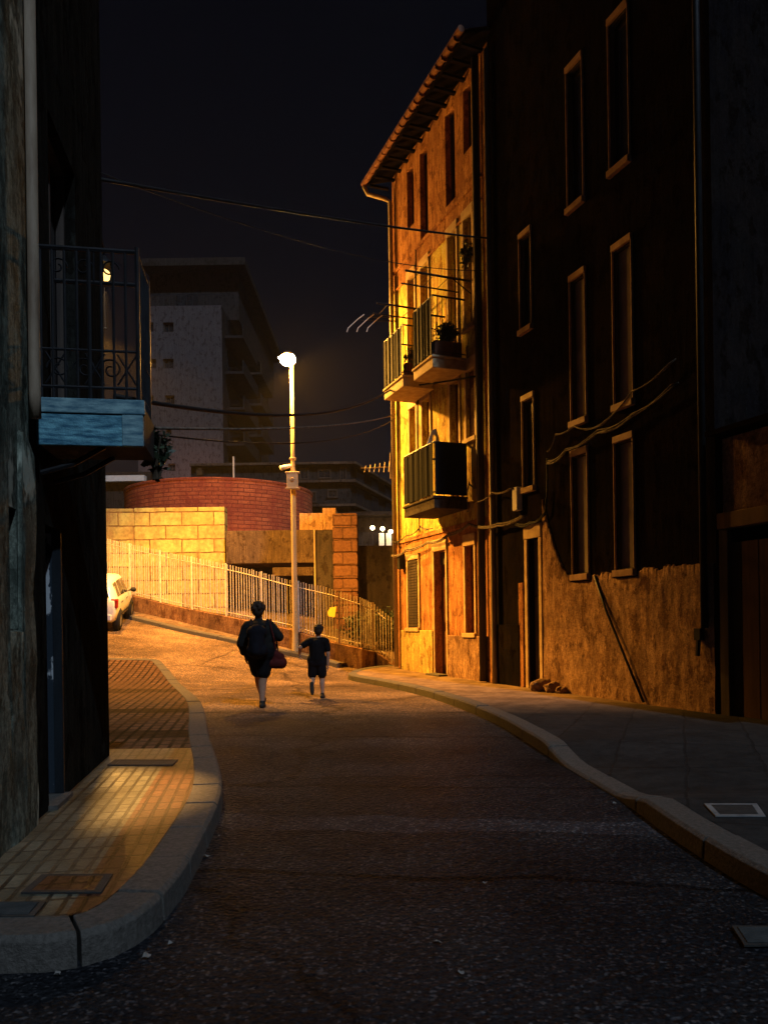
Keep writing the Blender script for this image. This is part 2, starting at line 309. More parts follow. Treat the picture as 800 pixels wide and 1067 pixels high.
# ------------------------------------------------------------------ mesh helpers
class MB:
    def __init__(s): s.v = []; s.f = []; s.m = []; s.cur = 0
    def mi(s, i): s.cur = i; return s
    def add(s, vs, fs):
        o = len(s.v); s.v += [tuple(v) for v in vs]
        for f in fs: s.f.append(tuple(i+o for i in f)); s.m.append(s.cur)
        return s
    def box(s, x0, x1, y0, y1, z0, z1, mtx=None):
        vs = [Vector((x, y, z)) for x in (x0, x1) for y in (y0, y1) for z in (z0, z1)]
        if mtx: vs = [mtx @ v for v in vs]
        return s.add(vs, [(0,1,3,2),(4,6,7,5),(0,4,5,1),(2,3,7,6),(0,2,6,4),(1,5,7,3)])
    def quad(s, a, b, c, d): return s.add([a, b, c, d], [(0,1,2,3)])
    def prism(s, poly, z0, z1, mtx=None):
        n = len(poly); vs = [Vector((x, y, z)) for z in (z0, z1) for x, y in poly]
        if mtx: vs = [mtx @ v for v in vs]
        fs = [tuple(range(n-1, -1, -1)), tuple(range(n, 2*n))]+[(i, (i+1)%n, n+(i+1)%n, n+i) for i in range(n)]
        return s.add(vs, fs)
    def tube(s, pts, r, seg=6, cap=True, flat=1.0):
        pts = [Vector(p) for p in pts]; n = len(pts); rs = r if isinstance(r, (list, tuple)) else [r]*n
        vs = []; up = None
        for i, p in enumerate(pts):
            d = (pts[min(i+1, n-1)]-pts[max(i-1, 0)])
            d = d.normalized() if d.length > 1e-9 else Vector((0,0,1))
            if up is None or abs(up.dot(d)) > .97:
                up = Vector((0,0,1)) if abs(d.z) < .9 else Vector((0,1,0))
            a = d.cross(up).normalized(); b2 = a.cross(d).normalized(); up = b2
            for k in range(seg):
                t = 2*PI*k/seg
                vs.append(p+a*math.cos(t)*rs[i]+b2*math.sin(t)*rs[i]*flat)
        fs = [(i*seg+k, i*seg+(k+1)%seg, (i+1)*seg+(k+1)%seg, (i+1)*seg+k) for i in range(n-1) for k in range(seg)]
        if cap: fs += [tuple(range(seg-1, -1, -1)), tuple(range((n-1)*seg, n*seg))]
        return s.add(vs, fs)
    def lathe(s, prof, seg=16, mtx=None, arc=2*PI):
        full = abs(arc-2*PI) < 1e-6; ns = seg if full else seg+1
        vs = [Vector((r*math.cos(arc*k/seg), r*math.sin(arc*k/seg), z)) for r, z in prof for k in range(ns)]
        if mtx: vs = [mtx @ v for v in vs]
        fs = []
        for i in range(len(prof)-1):
            for k in range(seg):
                k2 = (k+1) % ns
                fs.append((i*ns+k, i*ns+k2, (i+1)*ns+k2, (i+1)*ns+k))
        return s.add(vs, fs)
    def ball(s, c, r, seg=12, rings=8):
        r = Vector(r) if isinstance(r, (tuple, list, Vector)) else Vector((r, r, r)); c = Vector(c)
        vs = []; fs = []
        for i in range(rings+1):
            a = PI*i/rings
            for k in range(seg):
                t = 2*PI*k/seg
                vs.append(c+Vector((r.x*math.sin(a)*math.cos(t), r.y*math.sin(a)*math.sin(t), r.z*math.cos(a))))
        for i in range(rings):
            for k in range(seg): fs.append((i*seg+k, (i+1)*seg+k, (i+1)*seg+(k+1)%seg, i*seg+(k+1)%seg))
        return s.add(vs, fs)
    def cap(s, a, ra, b, rb, seg=12):
        """tapered capsule for bodies"""
        a = Vector(a); b = Vector(b); d = (b-a); L = d.length; d = d/L
        pts = []; rs = []
        for k in range(5):
            t = PI/2*(1-k/4); pts.append(a-d*ra*math.sin(t)); rs.append(max(ra*math.cos(t), 1e-4))
        for k in range(5):
            t = PI/2*k/4; pts.append(b+d*rb*math.sin(t)); rs.append(max(rb*math.cos(t), 1e-4))
        return s.tube(pts, rs, seg)
    def build(s, name, mats, parent=None, smooth=False, bevel=0, clean=True):
        me = bpy.data.meshes.new(name); me.from_pydata(s.v, [], s.f)
        for m in (mats if isinstance(mats, (list, tuple)) else [mats]): me.materials.append(m)
        for p, i in zip(me.polygons, s.m): p.material_index = i; p.use_smooth = smooth
        if clean:
            bm = bmesh.new(); bm.from_mesh(me)
            bmesh.ops.remove_doubles(bm, verts=bm.verts, dist=1e-5)
            bmesh.ops.recalc_face_normals(bm, faces=bm.faces); bm.to_mesh(me); bm.free()
        o = bpy.data.objects.new(name, me); C.objects.link(o)
        if parent: o.parent = parent
        if bevel:
            md = o.modifiers.new('bevel', 'BEVEL'); md.width = bevel; md.segments = 2; md.limit_method = 'ANGLE'; md.angle_limit = rad(40)
        return o
def tag(o, label=None, cat=None, group=None, kind=None):
    for k, v in (('label', label), ('category', cat), ('group', group), ('kind', kind)):
        if v: o[k] = v
    return o
def thing(name, label, cat, loc=(0,0,0), rz=0, group=None):
    o = bpy.data.objects.new(name, None); C.objects.link(o); o.empty_display_size = .2
    o.location = loc; o.rotation_euler = (0, 0, rz)
    return tag(o, label, cat, group)
def remesh_bake(o, voxel, smooth_it=4):
    md = o.modifiers.new('r', 'REMESH'); md.mode = 'VOXEL'; md.voxel_size = voxel; md.use_smooth_shade = True
    s2 = o.modifiers.new('s', 'SMOOTH'); s2.factor = .5; s2.iterations = smooth_it
    dg = bpy.context.evaluated_depsgraph_get()
    me = bpy.data.meshes.new_from_object(o.evaluated_get(dg)); old = o.data
    o.modifiers.clear(); o.data = me
    if not me.materials: me.materials.append(old.materials[0])
    for p in me.polygons: p.use_smooth = True
    return o
def dup(root, loc=None, rz=None, label=None, group=None):
    r = root.copy(); C.objects.link(r)
    if loc is not None: r.location = loc
    if rz is not None: r.rotation_euler = (0, 0, rz)
    if label: r['label'] = label
    if group: r['group'] = group
    for ch in list(root.children):
        c = ch.copy(); C.objects.link(c); c.parent = r
        for g in list(ch.children):
            d = g.copy(); C.objects.link(d); d.parent = c
    return r
def sagged(a, b, sag, n=24, wob=0):
    a = Vector(a); b = Vector(b); out = []
    for i in range(n+1):
        t = i/n; p = a.lerp(b, t); p.z -= sag*4*t*(1-t)
        if wob and 0 < i < n: p += Vector((random.uniform(-wob, wob), random.uniform(-wob, wob), random.uniform(-wob, wob)))
        out.append(p)
    return out
def holed_wall(mb, x0, x1, z0, z1, holes, depth, y=0.0):
    """front sheet with real openings plus their reveals, facing -y"""
    xs = sorted({x0, x1} | {h[i] for h in holes for i in (0, 1) if x0 < h[i] < x1})
    zs = sorted({z0, z1} | {h[i] for h in holes for i in (2, 3) if z0 < h[i] < z1})
    for i in range(len(xs)-1):
        for j in range(len(zs)-1):
            cx = (xs[i]+xs[i+1])/2; cz = (zs[j]+zs[j+1])/2
            if any(h[0] < cx < h[1] and h[2] < cz < h[3] for h in holes): continue
            mb.quad((xs[i], y, zs[j]), (xs[i+1], y, zs[j]), (xs[i+1], y, zs[j+1]), (xs[i], y, zs[j+1]))
    for a, b, c, d in holes:
        y1 = y+depth
        a2, b2, c2, d2 = max(a, x0), min(b, x1), max(c, z0), min(d, z1)
        if c2 >= d2: continue
        mb.quad((a, y, c2), (a, y1, c2), (a, y1, d2), (a, y, d2))
        mb.quad((b, y, c2), (b, y, d2), (b, y1, d2), (b, y1, c2))
        if d <= z1: mb.quad((a, y, d), (a, y1, d), (b, y1, d), (b, y, d))
        if c >= z0: mb.quad((a, y, c), (b, y, c), (b, y1, c), (a, y1, c))
def window_part(parent, a, b, c, d, y, pane='pane', frame='brown_wood', bars=1, name='window', fw=.035):
    f = MB()
    f.box(a, a+fw, y-.04, y+.02, c, d); f.box(b-fw, b, y-.04, y+.02, c, d)
    f.box(a+fw, b-fw, y-.04, y+.02, d-fw, d); f.box(a+fw, b-fw, y-.04, y+.02, c, c+fw)
    for k in range(bars):
        x = a+(b-a)*(k+1)/(bars+1); f.box(x-.015, x+.015, y-.03, y+.015, c+fw, d-fw)
    o = f.build(name, M[frame], parent)
    MB().box(a+.005, b-.005, y+.025, y+.04, c+.005, d-.005).build('pane', M[pane], o)
    return o
def surround_part(parent, a, b, c, d, w=.07, y=-.03, key='surround', sill=True, name='window_surround', top=None):
    f = MB(); t = top or w
    f.box(a-w, a-.003, y, .06, c, d); f.box(b+.003, b+w, y, .06, c, d)
    f.box(a-w, b+w, y-.012, .06, d+.003, d+t)
    if sill: f.box(a-w-.02, b+w+.02, y-.05, .06, c-.09, c-.003)
    return f.build(name, M[key], parent, bevel=.006)

# ------------------------------------------------------------------ camera
cd = bpy.data.cameras.new('camera'); cam = bpy.data.objects.new('camera', cd); C.objects.link(cam)
cam.location = (0, 0, CAMH); cam.rotation_euler = (PI/2, -ROLL, 0) if False else (PI/2, ROLL, 0)
cd.sensor_fit = 'VERTICAL'; cd.sensor_height = 36; cd.lens = FPX/1067*36
cd.shift_y = (CY-533.5)/1067; cd.clip_end = 2000; cd.clip_start = .05
sc.camera = cam

# ------------------------------------------------------------------ ground, pavements, kerbs
def axis(vals):
    out = []
    for a, b, st in vals:
        n = max(1, round((b-a)/st)); out += [a+(b-a)*i/n for i in range(n)]
    return out+[vals[-1][1]]
xs = axis([(-500,-60,110),(-60,-14,4),(-14,8,.25),(8,60,4),(60,500,110)])
ys = axis([(-300,-30,90),(-30,-3,3),(-3,32,.25),(32,80,4),(80,700,155)])
g = MB(); nx = len(xs)
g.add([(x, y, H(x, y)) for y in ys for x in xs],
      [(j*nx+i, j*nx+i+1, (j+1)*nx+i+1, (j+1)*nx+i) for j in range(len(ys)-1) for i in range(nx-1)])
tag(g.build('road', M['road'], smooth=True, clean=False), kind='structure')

def resample(pts, step):
    pts = [Vector((p[0], p[1], 0)) for p in pts]; out = [pts[0]]
    # Catmull-Rom then even spacing
    dense = []
    for i in range(len(pts)-1):
        p0 = pts[max(i-1, 0)]; p1 = pts[i]; p2 = pts[i+1]; p3 = pts[min(i+2, len(pts)-1)]
        for k in range(20):
            t = k/20
            dense.append(.5*((2*p1)+(p2-p0)*t+(2*p0-5*p1+4*p2-p3)*t*t+(3*p1-p0-3*p2+p3)*t**3))
    dense.append(pts[-1]); acc = 0
    for a, b in zip(dense, dense[1:]):
        acc += (b-a).length
        if acc >= step: out.append(b); acc = 0
    if (out[-1]-pts[-1]).length > step*.4: out.append(pts[-1])
    else: out[-1] = pts[-1]
    return out
def kerb_strip(path, inward, width, hfun, stone=1.0, gap=.016):
    """row of kerb stones along path (outer edge); inward = +1 left of travel, -1 right"""
    mb = MB(); acc = 0
    n = len(path); nor = []
    for i in range(n):
        d = (path[min(i+1, n-1)]-path[max(i-1, 0)]).normalized(); nor.append(Vector((-d.y, d.x, 0))*inward)
    per = max(1, round(stone/((path[1]-path[0]).length)))
    i = 0
    while i < n-1:
        j = min(i+per, n-1)
        idx = list(range(i, j+1)); P = [path[k].copy() for k in idx]
        if len(P) > 1:
            P[0] = P[0].lerp(P[1], gap/max((P[1]-P[0]).length, .01)*.5)
            P[-1] = P[-1].lerp(P[-2], gap/max((P[-1]-P[-2]).length, .01)*.5)
        dzr = random.uniform(-.006, .004)
        rows = []
        for p, k in zip(P, idx):
            q = p+nor[k]*width; z = H(p.x, p.y); z2 = H(q.x, q.y); h = hfun(p)+dzr
            rows.append([(p.x-nor[k].x*.02, p.y-nor[k].y*.02, z-.05), (p.x-nor[k].x*.012, p.y-nor[k].y*.012, z+h-.022), (p.x+nor[k].x*.012, p.y+nor[k].y*.012, z+h), (q.x, q.y, z2+h+.002), (q.x, q.y, z2-.05)])
        vs = [v for r in rows for v in r]; fs = []
        for a in range(len(rows)-1):
            for k in range(4): fs.append((a*5+k, a*5+k+1, (a+1)*5+k+1, (a+1)*5+k))
        fs += [(0,1,2,3,4), tuple((len(rows)-1)*5+k for k in (4,3,2,1,0))]
        mb.add(vs, fs); i = j
    return mb, [p+nn*width for p, nn in zip(path, nor)]
def fill_between(A, B, dz, nacross=10):
    mb = MB(); n = len(A); vs = []
    hs = dz if callable(dz) else (lambda p: dz)
    for a, b in zip(A, B):
        for k in range(nacross+1):
            p = a.lerp(b, k/nacross); vs.append((p.x, p.y, H(p.x, p.y)+hs(a)-.003*(1-k/nacross)))
    w = nacross+1
    mb.add(vs, [(i*w+k, i*w+k+1, (i+1)*w+k+1, (i+1)*w+k) for i in range(n-1) for k in range(nacross)])
    return mb
# left pavement
lk = [(-9,3.0),(-3,3.02),(-1.5,3.0),(-1.2,3.06),(-1.06,3.28),(-1.03,3.65),(-1.05,4.1),(-1.2,5.5),(-1.47,6.7),(-1.97,8.5),(-2.95,12.2),(-4.4,16.2),(-5.2,18.0),(-5.55,18.35),(-6.4,18.05),(-9,17.2),(-14,15.6)]
lpath = resample(lk, .12)
kmb, inner = kerb_strip(lpath, 1, .2, lambda p: .14, .75)
tag(kmb.build('left_kerb', M['kerb'], bevel=.006), kind='structure')
def left_inner(p):
    if p.y < 3.4: return Vector((p.x, 3.4 if p.x > -9 else 3.4, 0)) if p.x < -2 else Vector((-2.1, 3.6, 0))
    return Vector((-2.3-.163*(p.y-4), p.y, 0)) if p.y < 7.2 else Vector((min(-9.5, p.x-.3), min(p.y, 15.5), 0))
# pavement as a grid clipped by the kerb line (simple: fan of strips)
pm = MB()
bm = bmesh.new()
vs = [bm.verts.new((p.x, p.y, 0)) for p in inner]
bm.faces.new(vs)
bmesh.ops.triangulate(bm, faces=bm.faces[:])
for ax, rng in ((0, [x*.5 for x in range(-28, 0)]), (1, [y*.5 for y in range(5, 38)])):
    for c_ in rng:
        co = Vector((c_, 0, 0)) if ax == 0 else Vector((0, c_, 0)); no = Vector((1,0,0)) if ax == 0 else Vector((0,1,0))
        bmesh.ops.bisect_plane(bm, geom=bm.verts[:]+bm.edges[:]+bm.faces[:], plane_co=co, plane_no=no)
for v in bm.verts: v.co.z = H(v.co.x, v.co.y)+.136
bmesh.ops.recalc_face_normals(bm, faces=bm.faces[:])
me = bpy.data.meshes.new('left_pavement'); bm.to_mesh(me); bm.free()
if sum(p.normal.z for p in me.polygons) < 0: me.flip_normals()
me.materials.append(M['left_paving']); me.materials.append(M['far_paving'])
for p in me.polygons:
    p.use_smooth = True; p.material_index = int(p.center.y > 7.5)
o = bpy.data.objects.new('left_pavement', me); C.objects.link(o); tag(o, kind='structure')
# right pavement: outer kerb line, inner line at the facades
rk = [(.15,20.0),(-.45,19.3),(-.78,18.4),(-.76,17.42),(-.02,15.74),(.81,13.25),(1.42,10.1),(1.63,7.0),(1.74,5.53),(1.76,4.45),(1.84,3.61),(2.1,2.6),(2.6,1.2),(3.2,-2)]
rpath = resample(rk, .12)
def rk_h(p):
    y = p.y
    if 5.7 < y < 7.0: return .035
    if 7.0 <= y < 7.7: return .035+.095*(y-7.0)/.7
    if 5.2 < y <= 5.7: return .035+.095*(5.7-y)/.5
    return .13
kmb, rinner = kerb_strip(rpath, 1, .18, rk_h, .9)
tag(kmb.build('right_kerb', M['kerb'], bevel=.006), kind='structure')
def facade_pt(p):
    # facade plane point at the same y (slightly inside the wall)
    y = p.y
    return Vector((2.125-.391*(y-14.77)+.05, y, 0)) if y > 9 else Vector((4.5+.35*max(0, 9-y)*.6, y, 0))
mbp = MB(); rows = []; w = 13
for p in rinner:
    q = facade_pt(p) if p.y < 19.3 else Vector((.5, 19.9, 0))
    h0 = rk_h(p)-.004
    for k in range(w):
        t = k/(w-1); pt = p.lerp(q, t); rows.append((pt.x, pt.y, H(pt.x, pt.y)+h0+(.13-h0)*min(1, t*2.2)))
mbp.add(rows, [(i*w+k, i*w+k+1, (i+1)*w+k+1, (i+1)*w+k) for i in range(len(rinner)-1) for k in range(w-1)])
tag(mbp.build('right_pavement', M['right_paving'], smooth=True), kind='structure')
# footway at the fence foot
fk = [ground(*p) for p in ((104,638),(141,647),(190,659),(240,669.5),(290,681),(322,688),(352,696))]
fpath = resample([(-11.5,23.6)]+[(p.x, p.y) for p in fk], .15)
kmb, finner = kerb_strip(fpath, 1, .16, lambda p: .12, 1.0)
tag(kmb.build('far_kerb', M['kerb'], bevel=.006), kind='structure')

# ------------------------------------------------------------------ fence with low wall
F_ST = [(108,632,614,560),(143,641,622,568),(184,650,632,577),(240,664,643,588),(262,669,647.5,593),(303,680,656,604),(330,687,665,609.5),(349,691.5,670,614),(377,697,676,623),(391,699,679,629),(402,699.5,687,638),(411,700,695,646)]
f_pts = []
for px, yb, yw, yt in F_ST:
    b0 = ground(px, yb, .02)
    if px > 385: b0 = at(px, yb, 20.55-(px-391)*.028); 
    f_pts.append((b0, at(px, yw, b0.y).z, at(px, yt, b0.y).z))
def f_interp(s):
    n = len(f_pts)-1; i = min(int(s), n-1); t = s-i
    a, b = f_pts[i], f_pts[i+1]
    return a[0].lerp(b[0], t), a[1]+(b[1]-a[1])*t, a[2]+(b[2]-a[2])*t
S = [i/8*1.0 for i in range(0, (len(f_pts)-1)*8+1)]
low = MB(); vs = []
for s in S:
    p, zw, zt = f_interp(s); p2 = f_interp(min(s+.05, len(f_pts)-1))[0]; p1 = f_interp(max(s-.05, 0))[0]
    d = (p2-p1); d.z = 0; d.normalize(); nn = Vector((-d.y, d.x, 0))*.2
    zb = H(p.x, p.y)-.1
    vs += [(p.x, p.y, zb), (p.x, p.y, zw-.01), (p.x+nn.x*.1, p.y+nn.y*.1, zw), (p.x+nn.x, p.y+nn.y, zw), (p.x+nn.x, p.y+nn.y, zb)]
low.add(vs, [(i*5+k, i*5+(k+1)%5, (i+1)*5+(k+1)%5, (i+1)*5+k) for i in range(len(S)-1) for k in range(5)]+[(0,1,2,3,4), tuple((len(S)-1)*5+k for k in (4,3,2,1,0))])
fence = thing('railing_fence', 'long pale metal picket railing stepping down the slope on a stained low wall', 'fence')
low.build('low_wall', M['low_wall'], fence)
# arc-length positions
cum = [0]; fine = [f_interp(i/40*(len(f_pts)-1)/ (len(f_pts)-1)*1.0) for i in range(0, (len(f_pts)-1)*40+1)]
for a, b in zip(fine, fine[1:]): cum.append(cum[-1]+(b[0]-a[0]).length)
def f_at(d):
    for i in range(len(cum)-1):
        if cum[i+1] >= d: return fine[i]
    return fine[-1]
bars = MB(); rails_t = []; rails_b = []; d = .05; k = 0; posts = []
while d < cum[-1]:
    p, zw, zt = f_at(d); off = Vector((.0, .1, 0))
    q = p+off
    if k % 14 == 0: posts.append((q, zw, zt))
    else: bars.tube([(q.x, q.y, zw+.04), (q.x, q.y, zt+random.uniform(-.015, .015))], .0145, 5)
    if k % 3 == 0:
        rails_t.append((q.x, q.y, zt-.17)); rails_b.append((q.x, q.y, zw+.13))
    d += .108; k += 1
bars.build('pickets', M['metal_fence'], fence)
MB().tube(rails_t, .012, 5).build('rail', M['metal_fence'], fence)
MB().tube(rails_b, .012, 5).build('rail', M['metal_fence'], fence)
for q, zw, zt in posts:
    MB().box(q.x-.025, q.x+.025, q.y-.025, q.y+.025, zw-.02, zt+.02).build('post', M['metal_fence'], fence)
# footway fill
def closest_fence(p):
    return min(fine, key=lambda f: (Vector((f[0].x, f[0].y, 0))-Vector((p.x, p.y, 0))).length)[0]
fo = []
for p in finner:
    c0 = closest_fence(p)
    q = Vector((c0.x, c0.y+.05, 0))
    if p.x < f_pts[0][0].x: q = Vector((p.x, f_pts[0][0].y+.3, 0))
    fo.append(q)
tag(fill_between(finner, fo, .118, 4).build('far_footway', M['plain_paving'], smooth=True), kind='structure')
# yellow plate on the fence
b0 = at(346, 638, f_at(min(range(len(cum)), key=lambda i: abs(ray(346, 691)[0]*fine[i][0].y-fine[i][0].x)) and cum[min(range(len(cum)), key=lambda i: abs(ray(346, 691)[0]*fine[i][0].y-fine[i][0].x))])[0].y-.1)
sg = MB(); sg.prism([(-.12,-.11),(-.2,.0),(-.12,.13),(.15,.15),(.16,-.14)], -.006, .006, Matrix.Translation(b0) @ Matrix.Rotation(-.85, 4, 'Z') @ Matrix.Rotation(PI/2-.25, 4, 'X'))
tag(sg.build('sign_plate', M['sign_yellow']), 'small blank yellow plate fixed to the railing above the child', 'sign')

# ------------------------------------------------------------------ street lamp
def street_lamp(loc, h, rz, label, box=True):
    t = thing('street_lamp', label, 'street lamp', loc, rz, 'sodium street lamps')
    MB().lathe([(.0,-.1),(.12,-.1),(.12,.05),(.1,.12),(.085,.5),(.08,.52),(.072,h*.55),(.068,h*.62)], 14).build('post', M['lamp_post'], t, smooth=True)
    MB().lathe([(.068,h*.62),(.055,h*.645),(.054,h*.66),(.048,h-.1),(.0,h-.1)], 12).build('mast', M['lamp_post'], t, smooth=True)
    MB().lathe([(.0,.2),(.1,.19),(.15,.14),(.165,.1),(.0,.1)], 16, Matrix.Translation((-.1,0,h-.02))).build('hood', M['zinc'], t, smooth=True)
    MB().tube([(0,0,h-.15),(-.0,0,h+.0),(-.04,0,h+.14),(-.1,0,h+.17)], .03, 8).build('arm', M['lamp_post'], t, smooth=True)
    MB().lathe([(.17,.095),(.205,.03),(.21,-.03),(.185,-.1),(.13,-.15),(.0,-.17)], 18, Matrix.Translation((-.1,0,h-.02))).tube([(-.2,0,h),(-.36,0,h+.03)], [.07,.02], 8).build('bowl', M['bowl_glow' if box else 'bowl_dim'], t, smooth=True)
    if box:
        zb = h*.56
        MB().box(-.15,.15,-.2,-.085,zb,zb+.4).box(-.19,.19,-.215,-.05,zb+.4,zb+.44).box(-.19,.19,-.215,-.05,zb-.03,zb).build('control_box', M['box_cream'], t, bevel=.008)
        MB().lathe([(.0,0),(.06,0),(.06,.02),(.045,.03),(.0,.03)], 12, Matrix.Translation((0,-.2,zb+.22)) @ Matrix.Rotation(PI/2, 4, 'X')).build('dial', M['zinc'], t)
        cm = MB(); cm.tube([(-.06,-.06,zb+.62),(-.22,-.12,zb+.58),(-.32,-.16,zb+.54)], [.05,.06,.07], 8); cm.tube([(0,0,zb+.66),(-.1,-.08,zb+.62)], .02, 6)
        cm.build('floodlight', M['white_slab'], t, smooth=True)
        MB().lathe([(.09,0),(.1,.03),(.09,.06)], 12, Matrix.Translation((0,0,zb+.8))).build('clamp', M['zinc'], t)
    return t
lp = ground(308, 682.5)
lamp_h = 1.35+(648-373)/800*lp.y-lp.z
street_lamp((lp.x, lp.y, lp.z), lamp_h, 0, 'lit sodium lamp on a tall post with a cream control box before the railing')
l2 = Vector((-8.1, 20.9, H(-8.1, 20.9)))
street_lamp(tuple(l2), 8.6, PI, 'second lit sodium lamp on a plain post round the corner behind the left building', box=False)

def point_lamp(name, loc, watts, col, radius=.12, spot=None, aim=None, blend=1):
    ld = bpy.data.lights.new(name, 'SPOT' if spot else 'POINT'); ld.energy = watts; ld.color = col; ld.shadow_soft_size = radius
    if spot: ld.spot_size = rad(spot); ld.spot_blend = blend
    o = bpy.data.objects.new(name, ld); C.objects.link(o); o.location = loc
    if aim is not None: o.rotation_euler = (Vector(aim)-Vector(loc)).to_track_quat('-Z', 'Y').to_euler()
    return o
SOD = (1, .43, .05)
L1 = Vector((lp.x-.2, lp.y-.06, lp.z+lamp_h-.33))
L2 = Vector((l2.x+.2, l2.y, l2.z+8.3))
point_lamp('street_lamp_side', L1, 12000, SOD, .1, 90, L1+Vector((3.2,-1.2,-1.2)), .8)
point_lamp('street_lamp_upper', L1, 1100, SOD, .1, 86, L1+Vector((2.9,-2.2,2.6)), 1)
point_lamp('street_lamp_spot', L1, 8000, SOD, .1, 114, L1+Vector((.05, .0, -1)), .45)
point_lamp('corner_lamp_spot', L2, 12500, SOD, .1, 118, L2+Vector((.3, .15, -1)), .45)
point_lamp('corner_lamp_throw', L2, 17000, SOD, .1, 36, (1.5, 15.8, 1.4), 1)
point_lamp('corner_lamp_light', L2, 1250, SOD, .1)

# ------------------------------------------------------------------ right-hand facades
F0 = Vector((.348, 19.3, 0)); E = Vector((.364, -.931, 0)); RZ = math.atan2(E.y, E.x)
def loc_to_world(t, y, z):
    inn = Vector((.931, .364, 0)); p = F0+E*t+inn*y; return Vector((p.x, p.y, z))
G0 = .13
W = 4.88; HT = 12.45
lit = thing('lit_town_house', 'narrow four storey ochre house with balconies lit brightly by the street lamp', 'house', F0, RZ)
win_top = [(.95,1.35,10.7,12.1),(1.7,2.12,10.12,12.1),(3.03,3.48,10.2,12.15),(3.87,4.22,10.85,12.15)]
win_2 = [(.95,1.33,7.3,9.5),(1.7,2.1,6.72,9.45),(3.12,3.5,6.72,9.5),(3.85,4.2,7.3,9.5)]
win_1 = [(.95,1.31,4.3,6.4),(1.68,2.08,4.0,6.4),(3.12,3.52,3.85,6.37),(3.87,4.22,5.03,6.4)]
win_g = [(.72,1.32,1.18,2.8),(2.22,2.8,.1,2.88),(3.72,4.1,1.08,2.86)]
holes = win_top+win_2+win_1+win_g
wl = MB()
holed_wall(wl, 0, W, -.1, 3.3, win_g, .24)
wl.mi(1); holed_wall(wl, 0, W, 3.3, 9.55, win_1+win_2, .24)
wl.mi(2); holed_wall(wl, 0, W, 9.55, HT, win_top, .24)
wl.mi(1); wl.quad((0,0,-.3),(0,8,-.3),(0,8,HT),(0,0,HT)); wl.quad((W,8,-.3),(W,8,HT),(W,0,HT),(W,0,-.3)); wl.quad((0,8,-.3),(W,8,-.3),(W,8,HT),(0,8,HT)); wl.quad((0,0,HT),(W,0,HT),(W,8,HT),(0,8,HT))
wl.quad((.01,.25,0),(W-.01,.25,0),(W-.01,.25,HT),(.01,.25,HT))
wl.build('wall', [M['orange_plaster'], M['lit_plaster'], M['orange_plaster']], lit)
pl = MB(); pl.box(.3,2.14,-.05,.003,-.05,1.12).build('plinth', M['plinth_ochre'], lit, bevel=.012)
pl = MB(); pl.box(2.88,4.72,-.05,.003,-.05,1.02).build('plinth', M['plinth_plaster'], lit, bevel=.012)
MB().box(0,W,-.05,.003,9.98,10.05).build('string_course', M['orange_plaster'], lit, bevel=.01)
MB().box(0,W,-.04,.003,9.53,9.58).build('string_course', M['orange_plaster'], lit, bevel=.01)
MB().box(0,W,-.03,.003,3.26,3.36).build('string_course', M['orange_plaster'], lit, bevel=.01)
for i, (a,b,c,d) in enumerate(win_top): window_part(lit, a,b,c,d, .17, frame='dark_wood', bars=0, fw=.02)
for i, (a,b,c,d) in enumerate(win_2):
    window_part(lit, a,b,c,d, .17, frame='brown_wood'); surround_part(lit, a,b,c,d, .07, sill=c > 7, top=.2)
for i, (a,b,c,d) in enumerate(win_1):
    if i == 3:
        s_ = MB(); s_.box(a+.004,b-.004,.06,.1,c+.004,d-.004)
        for q in range(22): s_.box(a+.03,b-.03,.045,.062,c+.04+q*.06,c+.075+q*.06)
        s_.build('shutter', M['shutter'], lit)
    else: window_part(lit, a,b,c,d, .16, 'dusty_pane' if i < 3 else 'pane', 'shutter', bars=0)
    surround_part(lit, a,b,c,d, .08, sill=(i in (0,3)), top=.25)
a,b,c,d = win_g[0]
s_ = MB(); s_.box(a+.004,b-.004,-.02,.02,c+.004,d-.004)
for q in range(24): s_.box(a+.03,b-.03,-.035,-.018,c+.04+q*.065,c+.08+q*.065)
s_.build('shutter', M['dark_wood'], lit); surround_part(lit, a,b,c,d, .08, top=.14)
a,b,c,d = win_g[1]
dr = MB(); dr.box(a+.004,b-.004,.16,.2,G0,d-.3); dr.box(a+.06,b-.06,.145,.162,.35,1.1); dr.box(a+.06,b-.06,.145,.162,1.3,2.3)
dr = dr.build('door', M['shutter'], lit, bevel=.006); MB().tube([(b-.09,.1,1.12),(b-.09,.14,1.12),(b-.16,.14,1.12)], .012, 6).build('handle', M['iron'], dr)
MB().box(a,b,.14,.2,d-.29,d-.01).build('transom', M['dusty_pane'], lit)
surround_part(lit, a,b,.1,d, .07, sill=False, name='door_surround', top=.26)
MB().box(a-.05,b+.05,-.25,.003,-.05,G0+.04).build('doorstep', M['kerb'], lit, bevel=.01)
a,b,c,d = win_g[2]
window_part(lit, a,b,c,d, .16, 'dusty_pane', 'shutter'); surround_part(lit, a,b,c,d, .07, top=.24)
